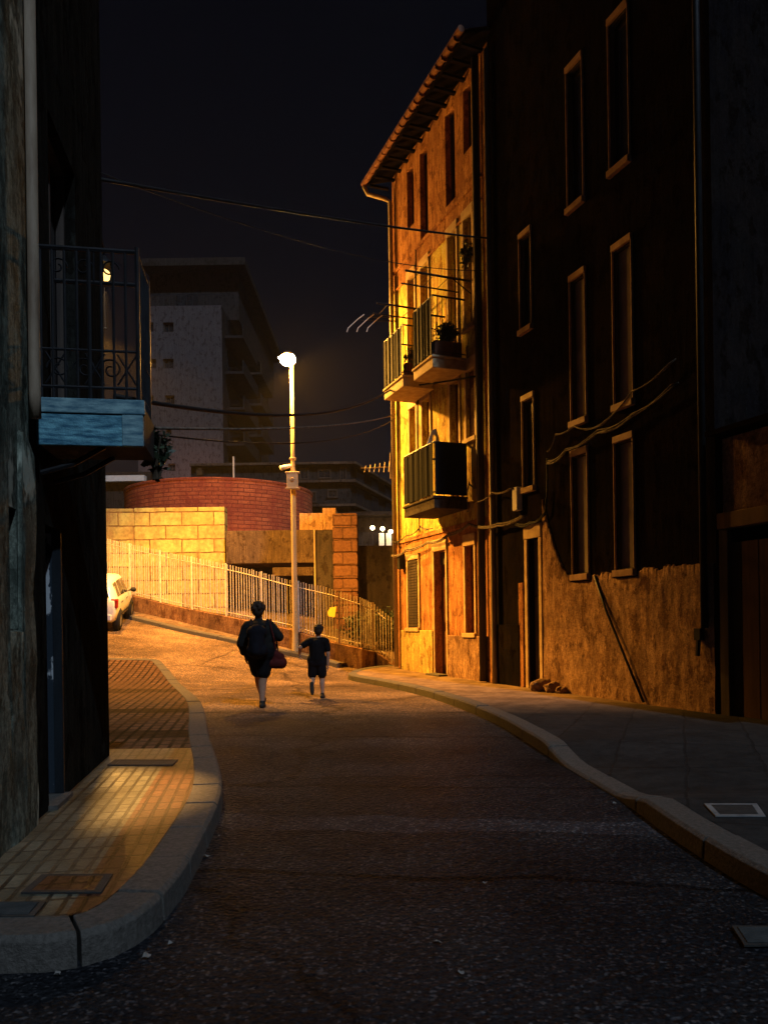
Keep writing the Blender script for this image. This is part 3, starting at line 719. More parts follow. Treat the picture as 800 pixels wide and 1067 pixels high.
# eaves, gutter, roof
rf = MB()
rf.quad((-.35,-.55,12.42),(W+.15,-.55,12.42),(W+.15,4,14.1),(-.35,4,14.1)); rf.quad((-.35,9,12.42),(-.35,4,14.1),(W+.15,4,14.1),(W+.15,9,12.42))
rf.quad((-.35,-.55,12.36),(-.35,4,14.04),(W+.15,4,14.04),(W+.15,-.55,12.36)); rf.quad((-.35,-.55,12.36),(W+.15,-.55,12.36),(W+.15,-.55,12.42),(-.35,-.55,12.42))
roof = rf.build('roof', M['soffit'], lit)
tl = MB()
for k in range(27):
    x = -.32+k*.2
    for yy in range(5):
        y0 = -.58+yy*.36
        tl.lathe([(.075,0),(.088,.4)], 6, Matrix.Translation((x, y0, 12.50+(y0+.55)*.37)) @ Matrix.Rotation(rad(-90+18.8), 4, 'X'), PI)
tl.build('eave_tiles', M['tile'], roof)
rt = MB()
for k in range(13):
    x = -.25+k*.42; rt.box(x-.04,x+.04,-.5,.0,12.30,12.352)
rt.build('rafters', M['soffit'], roof)
gj = MB().tube([(-.36,-.63,12.38),(W+.17,-.63,12.42)], .07, 8)
for k in range(20): gj.tube([(-.3+k*.27,-.63,12.38),(-.27+k*.27,-.63,12.38)], .08, 8)
gj.build('gutter', M['tile'], lit)
MB().tube([(-.3,-.63,12.3),(-.25,-.55,12.1),(.0,-.2,11.92),(.1,-.09,11.8),(.1,-.09,.2)], .055, 8).build('downpipe', M['pale_pipe'], lit, smooth=True)
MB().tube([(.24,-.05,9.9),(.24,-.05,3.2)], .018, 6).build('conduit', M['zinc'], lit)
MB().tube([(4.37,-.05,12.0),(4.36,-.05,3.2)], .022, 6).build('conduit', M['pale_pipe'], lit)
MB().tube([(1.5,-.04,10),(1.5,-.04,3.4)], .016, 6).build('conduit', M['cable'], lit)
MB().tube([(4.62,-.12,12.3),(4.62,-.12,6.7),(4.62,-.12,.15)], .075, 10).build('downpipe', M['dark_wood'], lit, smooth=True)
MB().box(W-.14,W-.0,-.07,.003,-.05,12.3).build('pilaster', M['orange_plaster'], lit, bevel=.01)
MB().box(.34,.5,-.14,-.003,2.62,3.0).build('meter_box', M['black_trim'], lit, bevel=.01)
# balconies
def balcony(t0, t1, zs, n, rail_h, label, style):
    b = thing('balcony', label, 'balcony', loc_to_world(t0, 0, zs), RZ, 'balconies on the lit house')
    L = t1-t0
    MB().box(0,L,-n,-.035,0,.2).box(-.03,L+.03,-n-.03,-.035,.2,.25).build('slab', M['dark_concrete' if style == 'mesh' else 'surround'], b, bevel=.012)
    r = MB(); z1 = .25+rail_h
    r.tube([(.02,-.035,z1),(.02,-n+.02,z1),(L-.02,-n+.02,z1),(L-.02,-.035,z1)], .02, 6)
    r.tube([(.02,-.035,.33),(.02,-n+.02,.33),(L-.02,-n+.02,.33),(L-.02,-.035,.33)], .014, 6)
    r.build('rail', M['iron'], b)
    r = MB(); kx = int(L/.11)
    for k in range(kx+1): r.tube([(.02+(L-.04)*k/kx,-n+.02,.25),(.02+(L-.04)*k/kx,-n+.02,z1)], .009, 4)
    for xx in (.02, L-.02):
        for k in range(1, 7): r.tube([(xx,-n+.02+(n-.06)*k/7,.25),(xx,-n+.02+(n-.06)*k/7,z1)], .009, 4)
    r.build('balusters', M['iron'], b)
    # fabric screen tied to the front rail
    s = MB(); nn = 16; z0s = .28; vs = []
    for k in range(nn+1):
        x = .03+(L-.06)*k/nn; yy = -n-.012+.012*math.sin(k*2.3)
        vs += [(x, yy, z0s), (x, yy, z1-.03+.02*math.sin(k*1.7)), (x, yy+.006, z1-.03+.02*math.sin(k*1.7)), (x, yy+.006, z0s)]
    s.add(vs, [(k*4+q, k*4+(q+1)%4, (k+1)*4+(q+1)%4, (k+1)*4+q) for k in range(nn) for q in range(4)]+[(0,1,2,3), (nn*4+3,nn*4+2,nn*4+1,nn*4)])
    s.build('screen', M['dark_mesh' if style == 'mesh' else 'screen'], b)
    if style == 'mesh':
        s = MB(); s.box(L-.012,L+.004,-n+.03,-.04,.28,z1-.02); s.build('side_screen', M['dark_mesh'], b)
    return b
balcony(1.25, 2.4, 6.48, .78, 1.1, 'upper balcony nearest the far corner, grey screen on its front and drying arms above', 'screen')
balcony(2.95, 3.92, 6.42, .78, 1.2, 'upper balcony beside the downpipe, pale slab edge and plants along its near side', 'screen')
balcony(2.35, 3.9, 3.6, .78, 1.08, 'lower balcony on the first floor, wrapped in black shade cloth', 'mesh')
# plants in planters on the upper balconies
def leaf_clump(name, center, rx, ry, rz_, n, size, label, cat, group=None, key='leaf', rot=0, pot=None):
    t = thing(name, label, cat, center, rot, group)
    m_ = MB()
    for _ in range(n):
        while True:
            p = Vector((random.uniform(-1,1), random.uniform(-1,1), random.uniform(-1,1)))
            if .15 < p.length < 1: break
        k = .75+.5*noise.noise(p*2.2+Vector(center))
        p = Vector((p.x*rx*k, p.y*ry*k, (p.z*k+1)*rz_))
        a = Vector((random.gauss(0,1), random.gauss(0,1), random.gauss(0,.7))).normalized(); b = a.cross(Vector((random.gauss(0,1), random.gauss(0,1), random.gauss(0,1)))).normalized()
        L = size*random.uniform(.6, 1.3)
        m_.quad(p, p+a*L*.5+b*L*.28, p+a*L, p+a*L*.5-b*L*.28)
    m_.build('foliage', M[key], t, clean=False)
    st = MB()
    for k in range(6): st.tube([(random.uniform(-.3,.3)*rx, random.uniform(-.3,.3)*ry, -.02), (random.uniform(-.7,.7)*rx, random.uniform(-.7,.7)*ry, rz_*1.3)], [.012, .006], 4)
    st.build('stems', M['bark'], t)
    if pot: MB().box(-rx*.9, rx*.9, -ry*.9, ry*.9, -pot, .03).build('planter', M['shutter'], t, bevel=.01)
    return t
leaf_clump('potted_plant', loc_to_world(3.82, -.42, 6.95), .1, .34, .24, 420, .09, 'dark bushy plant in a trough on the upper balcony beside the downpipe', 'plant', 'balcony plants', rot=RZ, pot=.26)
leaf_clump('potted_plant', loc_to_world(2.3, -.42, 6.98), .09, .32, .2, 320, .09, 'dark plant in a trough on the upper balcony nearest the far corner', 'plant', 'balcony plants', rot=RZ, pot=.22)
leaf_clump('potted_plant', loc_to_world(4.15, -.12, 8.4), .2, .1, .28, 200, .09, 'scraggly plant hung on the wall beside the tall second floor window', 'plant', 'balcony plants', rot=RZ)
# drying racks
def drying_rack(t0, z, n1, label):
    r = thing('drying_rack', label, 'clothes rack', loc_to_world(t0, 0, z), RZ, 'drying racks on the lit house')
    MB().tube([(0,-.02,0),(0,-n1,.0)], .022, 6).tube([(0,-.02,-.25),(0,-.45,0)], .012, 5).build('arm', M['iron'], r)
    MB().tube([(-.55,-.02,0),(-.55,-n1*.9,.0)], .016, 6).build('arm', M['iron'], r)
    w_ = MB()
    for k in range(3): w_.tube([(-.55,-n1*(.35+.22*k),.012),(.0,-n1*(.35+.22*k),.012)], .008, 5)
    w_.build('line', M['worn_cable'], r)
drying_rack(4.15, 8.15, 1.45, 'iron drying rack jutting out above the plants on the upper balcony')
drying_rack(2.2, 8.3, 1.3, 'iron drying rack jutting out over the upper balcony nearest the far corner')
wr = thing('laundry_airer', 'folding airer with three bent white rods sticking out past the house corner', 'airer', at(402, 334, 18.0))
ar = MB()
for k in range(3):
    ar.tube([(-.05-.23*k,0,.15),(-.2-.23*k,-.05,.02),(-.42-.23*k,-.1,-.2),(-.45-.23*k,-.12,-.3)], .011, 5)
ar.build('rods', M['towel'], wr)
MB().tube([(.25,.05,.0),(-.62,.0,.02)], .014, 5).tube([(.25,.05,.1),(-.62,.0,.08)], .012, 5).build('frame', M['iron'], wr)
tw = MB(); c0 = loc_to_world(3.5, -.74, 4.92)
pts = [(-.02,.0),( .1,.34),(.2,.38),(.28,.1),(.24,-.02),(.17,.02),(.19,.22),(.14,.26),(.07,.0)]
tw.prism(pts, -.02, .02, Matrix.Translation(c0) @ Matrix.Rotation(RZ+PI/2-.1, 4, 'Z') @ Matrix.Rotation(PI/2, 4, 'X'))
tag(tw.build('towel', M['towel'], bevel=.01), 'white towel folded over the rail of the black-clothed balcony', 'towel')
# antenna at far corner
an = thing('tv_antenna', 'comb shaped rooftop style aerial fixed to the far corner pipe of the lit house', 'antenna', loc_to_world(.05, -.16, 5.0))
MB().tube([(0,0,-.1),(0,0,.55)], .015, 5).build('mast', M['zinc'], an)
MB().tube([(.05,0,.2),(-.75,-.1,.15)], .012, 5).build('boom', M['zinc'], an)
el = MB()
for k in range(6): el.tube([(-.05-.12*k,-.25+.0*k,.02),(-.02-.12*k,.2,.38-.02*k)], .007, 4)
el.build('elements', M['zinc'], an)

# ---- dark tall building next to it
D0, D1 = 4.9, 10.44; DH = 19.0
dk = thing('dark_town_house', 'tall dark house with thin pale framed windows above a rough brown base', 'house', F0, RZ)
dwin = [(7.46,7.86,2.05,3.94),(8.53,8.93,2.05,3.92),(7.48,7.86,4.5,6.74),(8.55,8.95,4.48,6.74),(7.46,7.86,7.93,10.1),(8.52,8.94,7.95,10.1),(5.98,6.34,6.5,8.12),(6.0,6.36,3.68,5.22)]
ddoor = (6.1,6.46,.1,2.76)
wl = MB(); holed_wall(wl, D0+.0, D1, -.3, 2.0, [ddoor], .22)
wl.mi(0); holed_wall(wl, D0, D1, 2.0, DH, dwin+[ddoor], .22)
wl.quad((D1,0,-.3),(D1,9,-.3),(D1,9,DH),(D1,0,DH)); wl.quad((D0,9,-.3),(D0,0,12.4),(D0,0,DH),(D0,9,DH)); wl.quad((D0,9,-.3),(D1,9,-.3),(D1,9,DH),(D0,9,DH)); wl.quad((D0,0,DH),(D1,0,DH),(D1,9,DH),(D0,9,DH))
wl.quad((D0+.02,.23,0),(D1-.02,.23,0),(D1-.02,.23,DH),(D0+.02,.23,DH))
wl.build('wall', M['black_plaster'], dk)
# rough brown render base with a ragged upper edge, rising towards the door
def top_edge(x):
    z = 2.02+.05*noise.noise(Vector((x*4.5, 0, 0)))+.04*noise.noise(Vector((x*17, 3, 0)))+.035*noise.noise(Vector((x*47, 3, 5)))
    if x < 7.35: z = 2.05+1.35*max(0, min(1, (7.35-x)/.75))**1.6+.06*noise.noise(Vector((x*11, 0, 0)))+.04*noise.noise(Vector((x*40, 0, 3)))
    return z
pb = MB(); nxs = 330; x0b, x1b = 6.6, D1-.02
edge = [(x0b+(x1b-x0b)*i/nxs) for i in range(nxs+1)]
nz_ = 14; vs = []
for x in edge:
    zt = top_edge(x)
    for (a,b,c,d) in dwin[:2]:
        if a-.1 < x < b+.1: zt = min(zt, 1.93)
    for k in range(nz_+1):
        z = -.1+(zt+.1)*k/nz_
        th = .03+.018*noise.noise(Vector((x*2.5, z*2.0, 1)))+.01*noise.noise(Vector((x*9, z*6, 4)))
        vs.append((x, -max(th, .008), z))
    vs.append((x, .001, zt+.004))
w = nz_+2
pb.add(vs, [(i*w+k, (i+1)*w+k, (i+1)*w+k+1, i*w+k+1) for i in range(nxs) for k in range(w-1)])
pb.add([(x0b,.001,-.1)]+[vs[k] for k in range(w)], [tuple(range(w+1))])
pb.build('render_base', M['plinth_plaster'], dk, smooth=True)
for i, (a,b,c,d) in enumerate(dwin):
    window_part(dk, a,b,c,d, .05, 'blind' if i < 4 else 'pane', 'dark_wood', bars=0, fw=.02)
    f = MB(); wv = .02
    f.box(a-wv,a-.002,-.035,.1,c,d); f.box(b+.002,b+wv,-.035,.1,c,d); f.box(a-wv,b+wv,-.045,.1,d+.002,d+.1); f.box(a-wv-.01,b+wv+.01,-.075,.1,c-.1,c-.002)
    f.build('window_surround', M['surround_dark'] if i != 7 else M['surround'], dk, bevel=.005)
a,b,c,d = ddoor
dr = MB(); dr.box(a+.004,b-.004,.12,.16,G0,d-.01); dr.box(a+.06,b-.06,.105,.122,.4,1.2); dr.box(a+.06,b-.06,.105,.122,1.45,2.5)
dr = dr.build('door', M['dusty_pane'], dk, bevel=.006); MB().tube([(a+.08,.06,1.75),(a+.08,.1,1.75),(a+.16,.1,1.75)], .012, 6).build('handle', M['iron'], dr)
surround_part(dk, a,b,.1,d, .09, sill=False, name='door_surround', top=.24, key='surround')
MB().box(4.98,5.85,-.06,.003,-.05,1.25).build('hoarding', M['black_plaster'], dk, bevel=.01)
MB().box(5.82,5.97,-.045,.003,-.05,2.0).build('pilaster', M['orange_plaster'], dk, bevel=.012)
MB().tube([(5.0,-.09,12.2),(5.0,-.09,1.0),(5.02,-.09,.1)], .05, 8).build('downpipe', M['zinc'], dk, smooth=True)
MB().tube([(10.3,-.07,DH-.5),(10.3,-.07,1.2)], .045, 8).build('downpipe', M['iron'], dk, smooth=True)
MB().box(5.78,5.94,-.12,-.003,3.3,3.72).build('junction_box', M['white_slab'], dk, bevel=.012)
MB().tube([loc_to_world(*p)-F0 for p in ()] or [(8.05,-.05,2.0),(8.35,-.065,1.45),(8.75,-.07,.8),(9.15,-.07,.16)], .02, 6).build('shadow_line', M['iron'], dk, smooth=True)  # dark tube laid where a diagonal shadow crosses the wall base
MB().box(10.16,10.26,-.11,-.003,1.05,1.2).tube([(10.21,-.08,1.05),(10.2,-.09,.85)], .03, 6).build('valve', M['iron'], dk)
# rubble at the wall foot
for k, (t_, y_, s_, lb) in enumerate([(6.75,-.16,.16,'larger rubble lump against the brown wall nearest the narrow door'),(7.02,-.14,.13,'middle rubble lump at the foot of the brown wall'),(7.22,-.1,.09,'smallest rubble lump at the foot of the brown wall')]):
    bm = bmesh.new(); bmesh.ops.create_icosphere(bm, subdivisions=3, radius=1)
    for v in bm.verts: v.co = Vector((v.co.x*s_*1.2, v.co.y*s_*.8, v.co.z*s_*.8))*(1+.35*noise.noise(v.co*1.6+Vector((k*3,0,0)))+.12*noise.noise(v.co*5))
    me = bpy.data.meshes.new('rubble_stone'); bm.to_mesh(me); bm.free(); me.materials.append(M['rubble'])
    o = bpy.data.objects.new('rubble_stone', me); C.objects.link(o); p = loc_to_world(t_, y_, G0+s_*.5); o.location = p
    tag(o, lb, 'rubble', 'rubble at the wall foot')

# ---- shed / yard wall at far right
S0 = 10.5
sh = thing('timber_shed', 'dark lean-to shed of weathered boards with a pitched roof beside the tall dark house', 'shed', F0, RZ)
mb = MB()
for k in range(9):
    x = S0+.02+k*.26
    if 4 <= k <= 6: continue
    mb.box(x, x+.25, .05+random.uniform(0,.02), .1, .05, 2.25)
mb.build('board_wall', M['brown_wood'], sh, bevel=.004)
mb = MB()
for k in range(4, 7): mb.box(S0+.02+k*.26, S0+.27+k*.26, .12, .16, .1, 2.15)
dr = mb.build('door', M['dark_wood'], sh, bevel=.004)
MB().tube([(S0+1.1,.1,1.1),(S0+1.1,.06,1.1),(S0+1.1,.06,1.25),(S0+1.1,.1,1.25)], .012, 5).build('handle', M['iron'], dr)
mb = MB(); mb.box(S0,S0+.14,-.02,.045,.05,2.6); mb.box(S0+.9,S0+1.04,-.02,.045,.05,2.4); mb.box(S0+1.86,S0+2.0,-.02,.045,.05,2.4)
mb.build('posts', M['dark_wood'], sh, bevel=.008)
MB().box(S0,S0+4,-.05,.1,2.42,2.62).build('lintel', M['brown_wood'], sh, bevel=.01)
MB().box(S0+.0,S0+4,.06,.5,2.63,3.55).build('upper_wall', M['plinth_plaster'], sh)
MB().box(S0+2.4,S0+4,.06,3,.05,2.4).build('side_wall', M['dark_concrete'], sh)
mb = MB(); mb.add([(S0-.02,-.2,3.56),(S0+4,-.2,3.56),(S0+4,1.6,3.85),(S0-.02,1.6,3.85),(S0-.02,-.2,3.62),(S0+4,-.2,3.62),(S0+4,1.6,3.91),(S0-.02,1.6,3.91)], [(0,1,2,3),(7,6,5,4),(0,4,5,1),(1,5,6,2),(2,6,7,3),(3,7,4,0)])
mb.build('roof', M['soffit'], sh)
# pale house wall rising behind the shed
bh = thing('grey_rear_wall', 'dim grey plastered wall rising behind the shed roof at the right edge', 'wall', F0, RZ)
MB().box(D1+.02,D1+.6,1.62,9,0,4.75).build('wall', M['far_block'], bh)
MB().box(D1+.02,D1+.65,1.6,9.1,4.76,4.85).build('roof', M['soffit'], bh)

# ------------------------------------------------------------------ cables
def cable(pts, r, label, key='cable', group=None):
    return tag(MB().tube(pts, r, 5).build('cable', M[key], smooth=True), label, 'cable', group)
OV = 'overhead cables across the street'
cable(sagged(at(100,186,7.3), loc_to_world(5.0,-.12,8.6), .05), .018, 'highest thick cable crossing the night sky from the left building to the lit house', group=OV)
cable(sagged(at(100,178,7.3), loc_to_world(4.85,-.12,8.05), .25), .007, 'thin slack wire just under the highest cable across the sky', group=OV)
a_ = at(120,413,5.8); cable(sagged(a_, at(410,404,18.0), .35)+sagged(at(410,404,18.0), loc_to_world(4.55,-.18,6.1), .02, 8)[1:], .02, 'thick sagging cable from the left balcony that runs under the upper balconies', group=OV)
cable(sagged(at(160,446,6.2), at(412,432,19.0), .12), .012, 'lower pale wire crossing in front of the tower and the lamp mast', 'worn_cable', OV)
cable(sagged(at(140,450,6.2), at(412,436,19.0), .3), .009, 'lowest dark wire crossing in front of the tower foot', group=OV)
def wall_cable(pts, label, r=.012, key='worn_cable', strands=4):
    P = []
    mb = MB()
    for s in range(strands):
        ph = random.uniform(0, 6); line = []
        for i in range(len(pts)-1):
            a = Vector(pts[i]); b = Vector(pts[i+1])
            for k in range(8):
                t = k/8; q = a.lerp(b, t); q.z += .012*math.sin(ph+(i+t)*3.1+s*2)+random.uniform(-.002,.002)-.05*4*t*(1-t)+.012*s
                q.y += -.01-.015*abs(math.sin(ph+i+t*3)); line.append(q)
        line.append(Vector(pts[-1])); mb.tube([loc_to_world(q.x, q.y, q.z) for q in line], r*random.uniform(.6, 1), 5)
    return tag(mb.build('wall_cable', M[key], smooth=True), label, 'cable', 'cable bundles along the facades')
wall_cable([(6.85,-.05,3.95),(7.4,-.06,4.05),(8.2,-.05,4.15),(9.0,-.06,4.2),(9.9,-.06,4.42)], 'twisted pale cable bundle rising along the dark facade between its windows')
wall_cable([(6.85,-.05,4.15),(7.1,-.05,4.38),(7.6,-.05,4.4),(8.3,-.05,4.25),(9.0,-.06,4.55),(9.85,-.05,4.75)], 'thinner looping cable pair above the pale bundle on the dark facade', .011, strands=2)
wall_cable([(6.85,-.05,4.0),(6.83,-.05,3.5),(6.75,-.05,3.1),(6.3,-.06,3.02),(5.8,-.08,3.06)], 'dark cable dropping beside the narrow door of the dark house', .014, 'cable')
wall_cable([(.1,-.16,2.95),(.9,-.12,3.02),(2.1,-.1,3.08),(3.2,-.1,3.15),(4.3,-.2,3.22),(5.3,-.12,3.1),(6.2,-.1,3.15)], 'thick cable bundle strung along the lit house above its ground floor openings', .018, 'worn_cable', 4)
wall_cable([(4.0,-.08,3.55),(4.5,-.2,3.62),(5.1,-.12,3.75),(5.85,-.13,3.7)], 'short cable loops around the pale junction box', .013, 'worn_cable', 2)
wall_cable([(3.95,-.06,3.95),(4.1,-.08,4.1),(4.35,-.06,3.95),(4.5,-.2,4.15)], 'tangle of short wires on the lit house wall beside the black-clothed balcony', .01, 'worn_cable', 3)
wall_cable([(.1,-.15,3.3),(.9,-.1,3.38),(1.7,-.08,3.5),(2.3,-.08,3.4)], 'thin wire pair on the lit house under the lower balcony', .012, 'cable', 2)

# ------------------------------------------------------------------ left-hand buildings
LP = Vector((-2.06, 4.08, 0)); LE = Vector((-.163, .987, 0)); LZ = math.atan2(LE.y, LE.x)   # local x along wall away, local y: left (inward)
def lw(s, y, z): inn = Vector((-.987, -.163, 0)); p = LP+LE*s+inn*y; return Vector((p.x, p.y, z))
def l_s(px, py=650):
    u, v = ray(px, py); s = (u*LP.y-LP.x)/(LE.x-u*LE.y); Y = LP.y+s*LE.y; return s, CAMH+v*Y
a0 = -.7; a1 = l_s(33)[0]; LH = 9.5; b1 = l_s(113.5, 720)[0]
nl = thing('mossy_house', 'weathered grey green rendered house corner at the left edge of the street', 'house', LP, LZ)
ws0, wz1 = l_s(5, 525); ws1, wz0 = l_s(19, 655)
hole = (ws0, ws1, wz0, wz1)
wl = MB()
def holed_wall_l(mb, x0, x1, z0, z1, holes, depth):
    holed_wall(mb, x0, x1, z0, z1, holes, depth)
# wall faces local -y (towards the street)
holed_wall(wl, a0, a1, -.1, LH, [hole], .25)
wl.quad((a0,0,-.1),(a0,0,LH),(a0,7,LH),(a0,7,-.1)); wl.quad((a1,0,-.1),(a1,7,-.1),(a1,7,LH),(a1,0,LH)); wl.quad((a0,7,-.1),(a0,7,LH),(a1,7,LH),(a1,7,-.1)); wl.quad((a0,0,LH),(a1,0,LH),(a1,7,LH),(a0,7,LH))
wl.quad((a0+.01,.26,0),(a1-.01,.26,0),(a1-.01,.26,LH),(a0+.01,.26,LH))
wl.build('wall', M['left_plaster'], nl)
wn = window_part(nl, *hole, .17, 'blue_trim', 'blue_trim', bars=0)
# rough lower render coat with ragged top
pb = MB(); vs = []; nxs = 50
for i in range(nxs+1):
    x = a0+(a1-.02-a0)*i/nxs; zt = 2.85-.45*(i/nxs)+.12*noise.noise(Vector((x*5, 0, 7)))
    if ws0-.03 < x < ws1+.03: zt = wz0-.02
    for k in range(13):
        z = -.1+(zt+.1)*k/12; th = .03+.02*noise.noise(Vector((x*4, z*3, 2)))
        vs.append((x, -max(th, .006), z))
    vs.append((x, .002, zt+.01))
pb.add(vs, [(i*14+k, (i+1)*14+k, (i+1)*14+k+1, i*14+k+1) for i in range(nxs) for k in range(13)])
pb.build('rough_coat', M['left_plaster'], nl, smooth=True)
s_, _ = l_s(27)
MB().tube([(s_,-.07,6.9),(s_,-.07,2.75),(s_+.01,-.07,2.6)], .035, 8).build('downpipe', M['zinc'], nl, smooth=True)
mb = MB(); mb.box(a0-.1,a1,-.3,.1,LH+.01,LH+.18); mb.build('eave', M['left_dark'], nl)
nb = thing('dark_balcony_house', 'black rendered house with a narrow peeling door under the blue timber balcony', 'house', LP, LZ)
ds0, dz1 = l_s(48, 590); ds1, _ = l_s(65, 700)
dhole = (ds0, ds1, .1, 2.02)
b_s0, _ = l_s(44); 
fwin = (a1+.55, a1+1.35, 2.75, 4.9)
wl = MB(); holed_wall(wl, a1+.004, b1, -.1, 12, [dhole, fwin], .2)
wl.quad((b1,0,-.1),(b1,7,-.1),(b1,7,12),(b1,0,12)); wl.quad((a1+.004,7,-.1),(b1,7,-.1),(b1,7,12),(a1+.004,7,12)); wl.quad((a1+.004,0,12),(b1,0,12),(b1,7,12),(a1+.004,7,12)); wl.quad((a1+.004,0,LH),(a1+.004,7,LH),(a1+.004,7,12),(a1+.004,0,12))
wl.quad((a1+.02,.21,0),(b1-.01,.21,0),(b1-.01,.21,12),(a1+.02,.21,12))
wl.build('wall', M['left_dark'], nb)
dr = MB(); dr.box(ds0+.01,ds1-.03,.165,.195,.16,2.0); dr = dr.build('door', M['dark_wood'], nb, bevel=.006)
MB().box(ds1-.022,ds1-.004,.052,.16,.17,2.0).build('peeling_jamb', M['poster'], nb)
MB().box(ds1-.035,ds1-.004,-.01,.05,.17,2.0).build('door_jamb', M['blue_jamb'], nb)
MB().box(ds0-.02,ds1+.02,-.06,.1,.1,.165).build('doorstep', M['kerb'], nb)
window_part(nb, *fwin, .12, 'pane', 'dark_wood')
MB().box(a1+.0,b1+.3,-.6,.1,12.01,12.2).build('eave', M['soffit'], nb)
# blue timber balcony
bs0, zt = l_s(38, 412); zb = 2.5; zt = 2.79; bn = .66; bL = .5
bl = thing('timber_balcony', 'blue painted timber balcony with wrought iron railing on the dark left house', 'balcony', lw(bs0, 0, zb), LZ)
fb = MB(); fb.box(-.03,0,-bn,-.003,.0,.2); fb.build('fascia_board', M['blue_wood'], bl, bevel=.006)
MB().box(-.04,0.0,-bn-.01,-.003,.205,.30).build('fascia_trim', M['blue_trim'], bl, bevel=.006)
MB().box(-.045,-.031,-bn+.0,-bn+.13,.0,.2).build('end_block', M['blue_trim'], bl, bevel=.004)
MB().box(.003,bL,-bn,-.003,.02,.27).build('floor', M['dark_wood'], bl)
rl = MB(); z1 = 1.27
rl.tube([(0,.02,z1),(0,-bn+.03,z1),(bL,-bn+.03,z1),(bL,0,z1)], .016, 6); rl.tube([(0,.0,.38),(0,-bn+.03,.38),(bL,-bn+.03,.38),(bL,0,.38)], .011, 6)
rl.tube([(0,.0,.62),(0,-bn+.03,.62),(bL,-bn+.03,.62)], .009, 6)
rl.tube([(0,-bn+.03,.25),(0,-bn+.03,z1+.03)], .016, 6).tube([(bL,-bn+.03,.25),(bL,-bn+.03,z1+.03)], .016, 6)
rl.build('rail', M['iron'], bl)
bal = MB()
for k in range(9): bal.tube([(0,-.03-(bn-.06)*k/8,.3),(0,-.03-(bn-.06)*k/8,z1)], .009 if k % 4 else .014, 5)
for k in range(1, 13): bal.tube([(bL*k/12,-bn+.03,.27),(bL*k/12,-bn+.03,z1)], .009, 5)
bal.build('balusters', M['iron'], bl)
scr = MB(); scr2 = MB()
def spiral(cx, cz, r0, turns, sx=1, n=22):
    return [(0.0, cx+sx*(r0*(1-.75*k/n))*math.cos(turns*2*PI*k/n), cz+(r0*(1-.75*k/n))*math.sin(turns*2*PI*k/n)) for k in range(n+1)]
for cx in (-.14,-.3,-.46):
    scr.tube(spiral(cx, .5, .075, 1.3), .006, 4); scr2.tube(spiral(cx, 1.15, .06, 1.2, -1), .006, 4)
for cx in (-.12,-.36,-.56):
    scr2.tube([(0,cx+.0,1.06),(0,cx+.0,1.26)], .006, 4); scr.tube([(0,cx-.06,.4),(0,cx+.06,.6)], .006, 4); scr.tube([(0,cx+.06,.4),(0,cx-.06,.6)], .006, 4)
scr.build('scrollwork', M['iron'], bl); scr2.build('scrollwork', M['iron'], bl)
for xx in (.08, bL-.08): MB().tube([(xx,-.0,-.16),(xx,-.2,-.1),(xx,-.4,.02)], .018, 6).build('bracket', M['iron'], bl)
leaf_clump('hanging_plant', lw(bs0+bL+.12, -bn-.0, 2.42), .2, .11, .2, 420, .06, 'dark trailing plant spilling over the outer corner of the timber balcony', 'plant', rot=LZ)
# lantern
lc = at(109, 287, 7.6)
ln = thing('wall_lantern', 'glowing lantern in curled ironwork behind the balcony railing', 'lantern', lc, LZ)
MB().ball((0,0,0), .06, 12, 8).build('bulb', M['bulb_glow'], ln, smooth=True)
lm = MB()
for k in range(6):
    a = k*PI/3; lm.tube([(.075*math.cos(a),.075*math.sin(a),.11),(.09*math.cos(a),.09*math.sin(a),0.02),(.055*math.cos(a),.055*math.sin(a),-.12)], .006, 4)
lm.build('cage', M['iron'], ln)
MB().lathe([(.0,.2),(.03,.18),(.1,.115),(.1,.1),(.0,.1)], 12).build('cap', M['iron'], ln)
MB().tube([(-.5,.0,.12),(-.34,0,.24),(-.15,0,.28),(-.03,0,.26),(0,0,.2)], .011, 6).tube([(-.5,0,-.15),(-.32,0,-.1),(-.22,.0,.0),(-.18,0,.1),(-.2,0,.25)], .009, 6).build('bracket', M['iron'], ln)
MB().tube([(.0,0,-.12),(0,0,-.3),(.01,0,-.5)], .003, 4).ball((.01,0,-.52), .014, 8, 6).build('pull_chain', M['zinc'], ln)
point_lamp('lantern_light', lc+Vector((.0,-.0,-.14)), 8000, (1,.52,.14), .03, 25, (-2.2,5.5,.1), .8)

# ------------------------------------------------------------------ beyond the fence
sw_y = 27.5
stw = thing('stone_block_wall', 'tall pale block wall glowing yellow behind the railing and the white car', 'wall', (at(141,600,sw_y).x, sw_y, 0), 0)
xr = at(235,600,sw_y).x-at(141,600,sw_y).x
MB().box(0,xr,0,.5,.5,5.52).build('wall', M['stone_wall'], stw, bevel=.02)
MB().box(-9,-.003,0,.5,.5,5.5,Matrix.Rotation(rad(5), 4, 'Z')).build('return_wall', M['stone_wall'], stw, bevel=.02)
rc = at(231, 600, 34.2)
rot_ = thing('brick_rotunda', 'round red brick drum building above the pale block wall', 'building', (rc.x, 34.2, 0), 0)
MB().lathe([(4.06,1),(4.06,6.98),(4.09,7.0),(4.09,7.1),(3.9,7.12),(0,7.12)], 72).build('drum', M['rotunda_brick'], rot_, smooth=False)
MB().tube([(1.1,-2.6,7.2),(1.1,-2.6,8.2)], .035, 6).build('vent_pipe', M['white_slab'], rot_)
MB().box(-.12,.12,-3.9,-3.7,7.2,7.42).box(-.06,.06,-3.86,-3.74,7.42,7.5).build('roof_vent', M['iron'], rot_)
cy0 = 27.2
def X(px, Y=cy0): return at(px, 600, Y).x
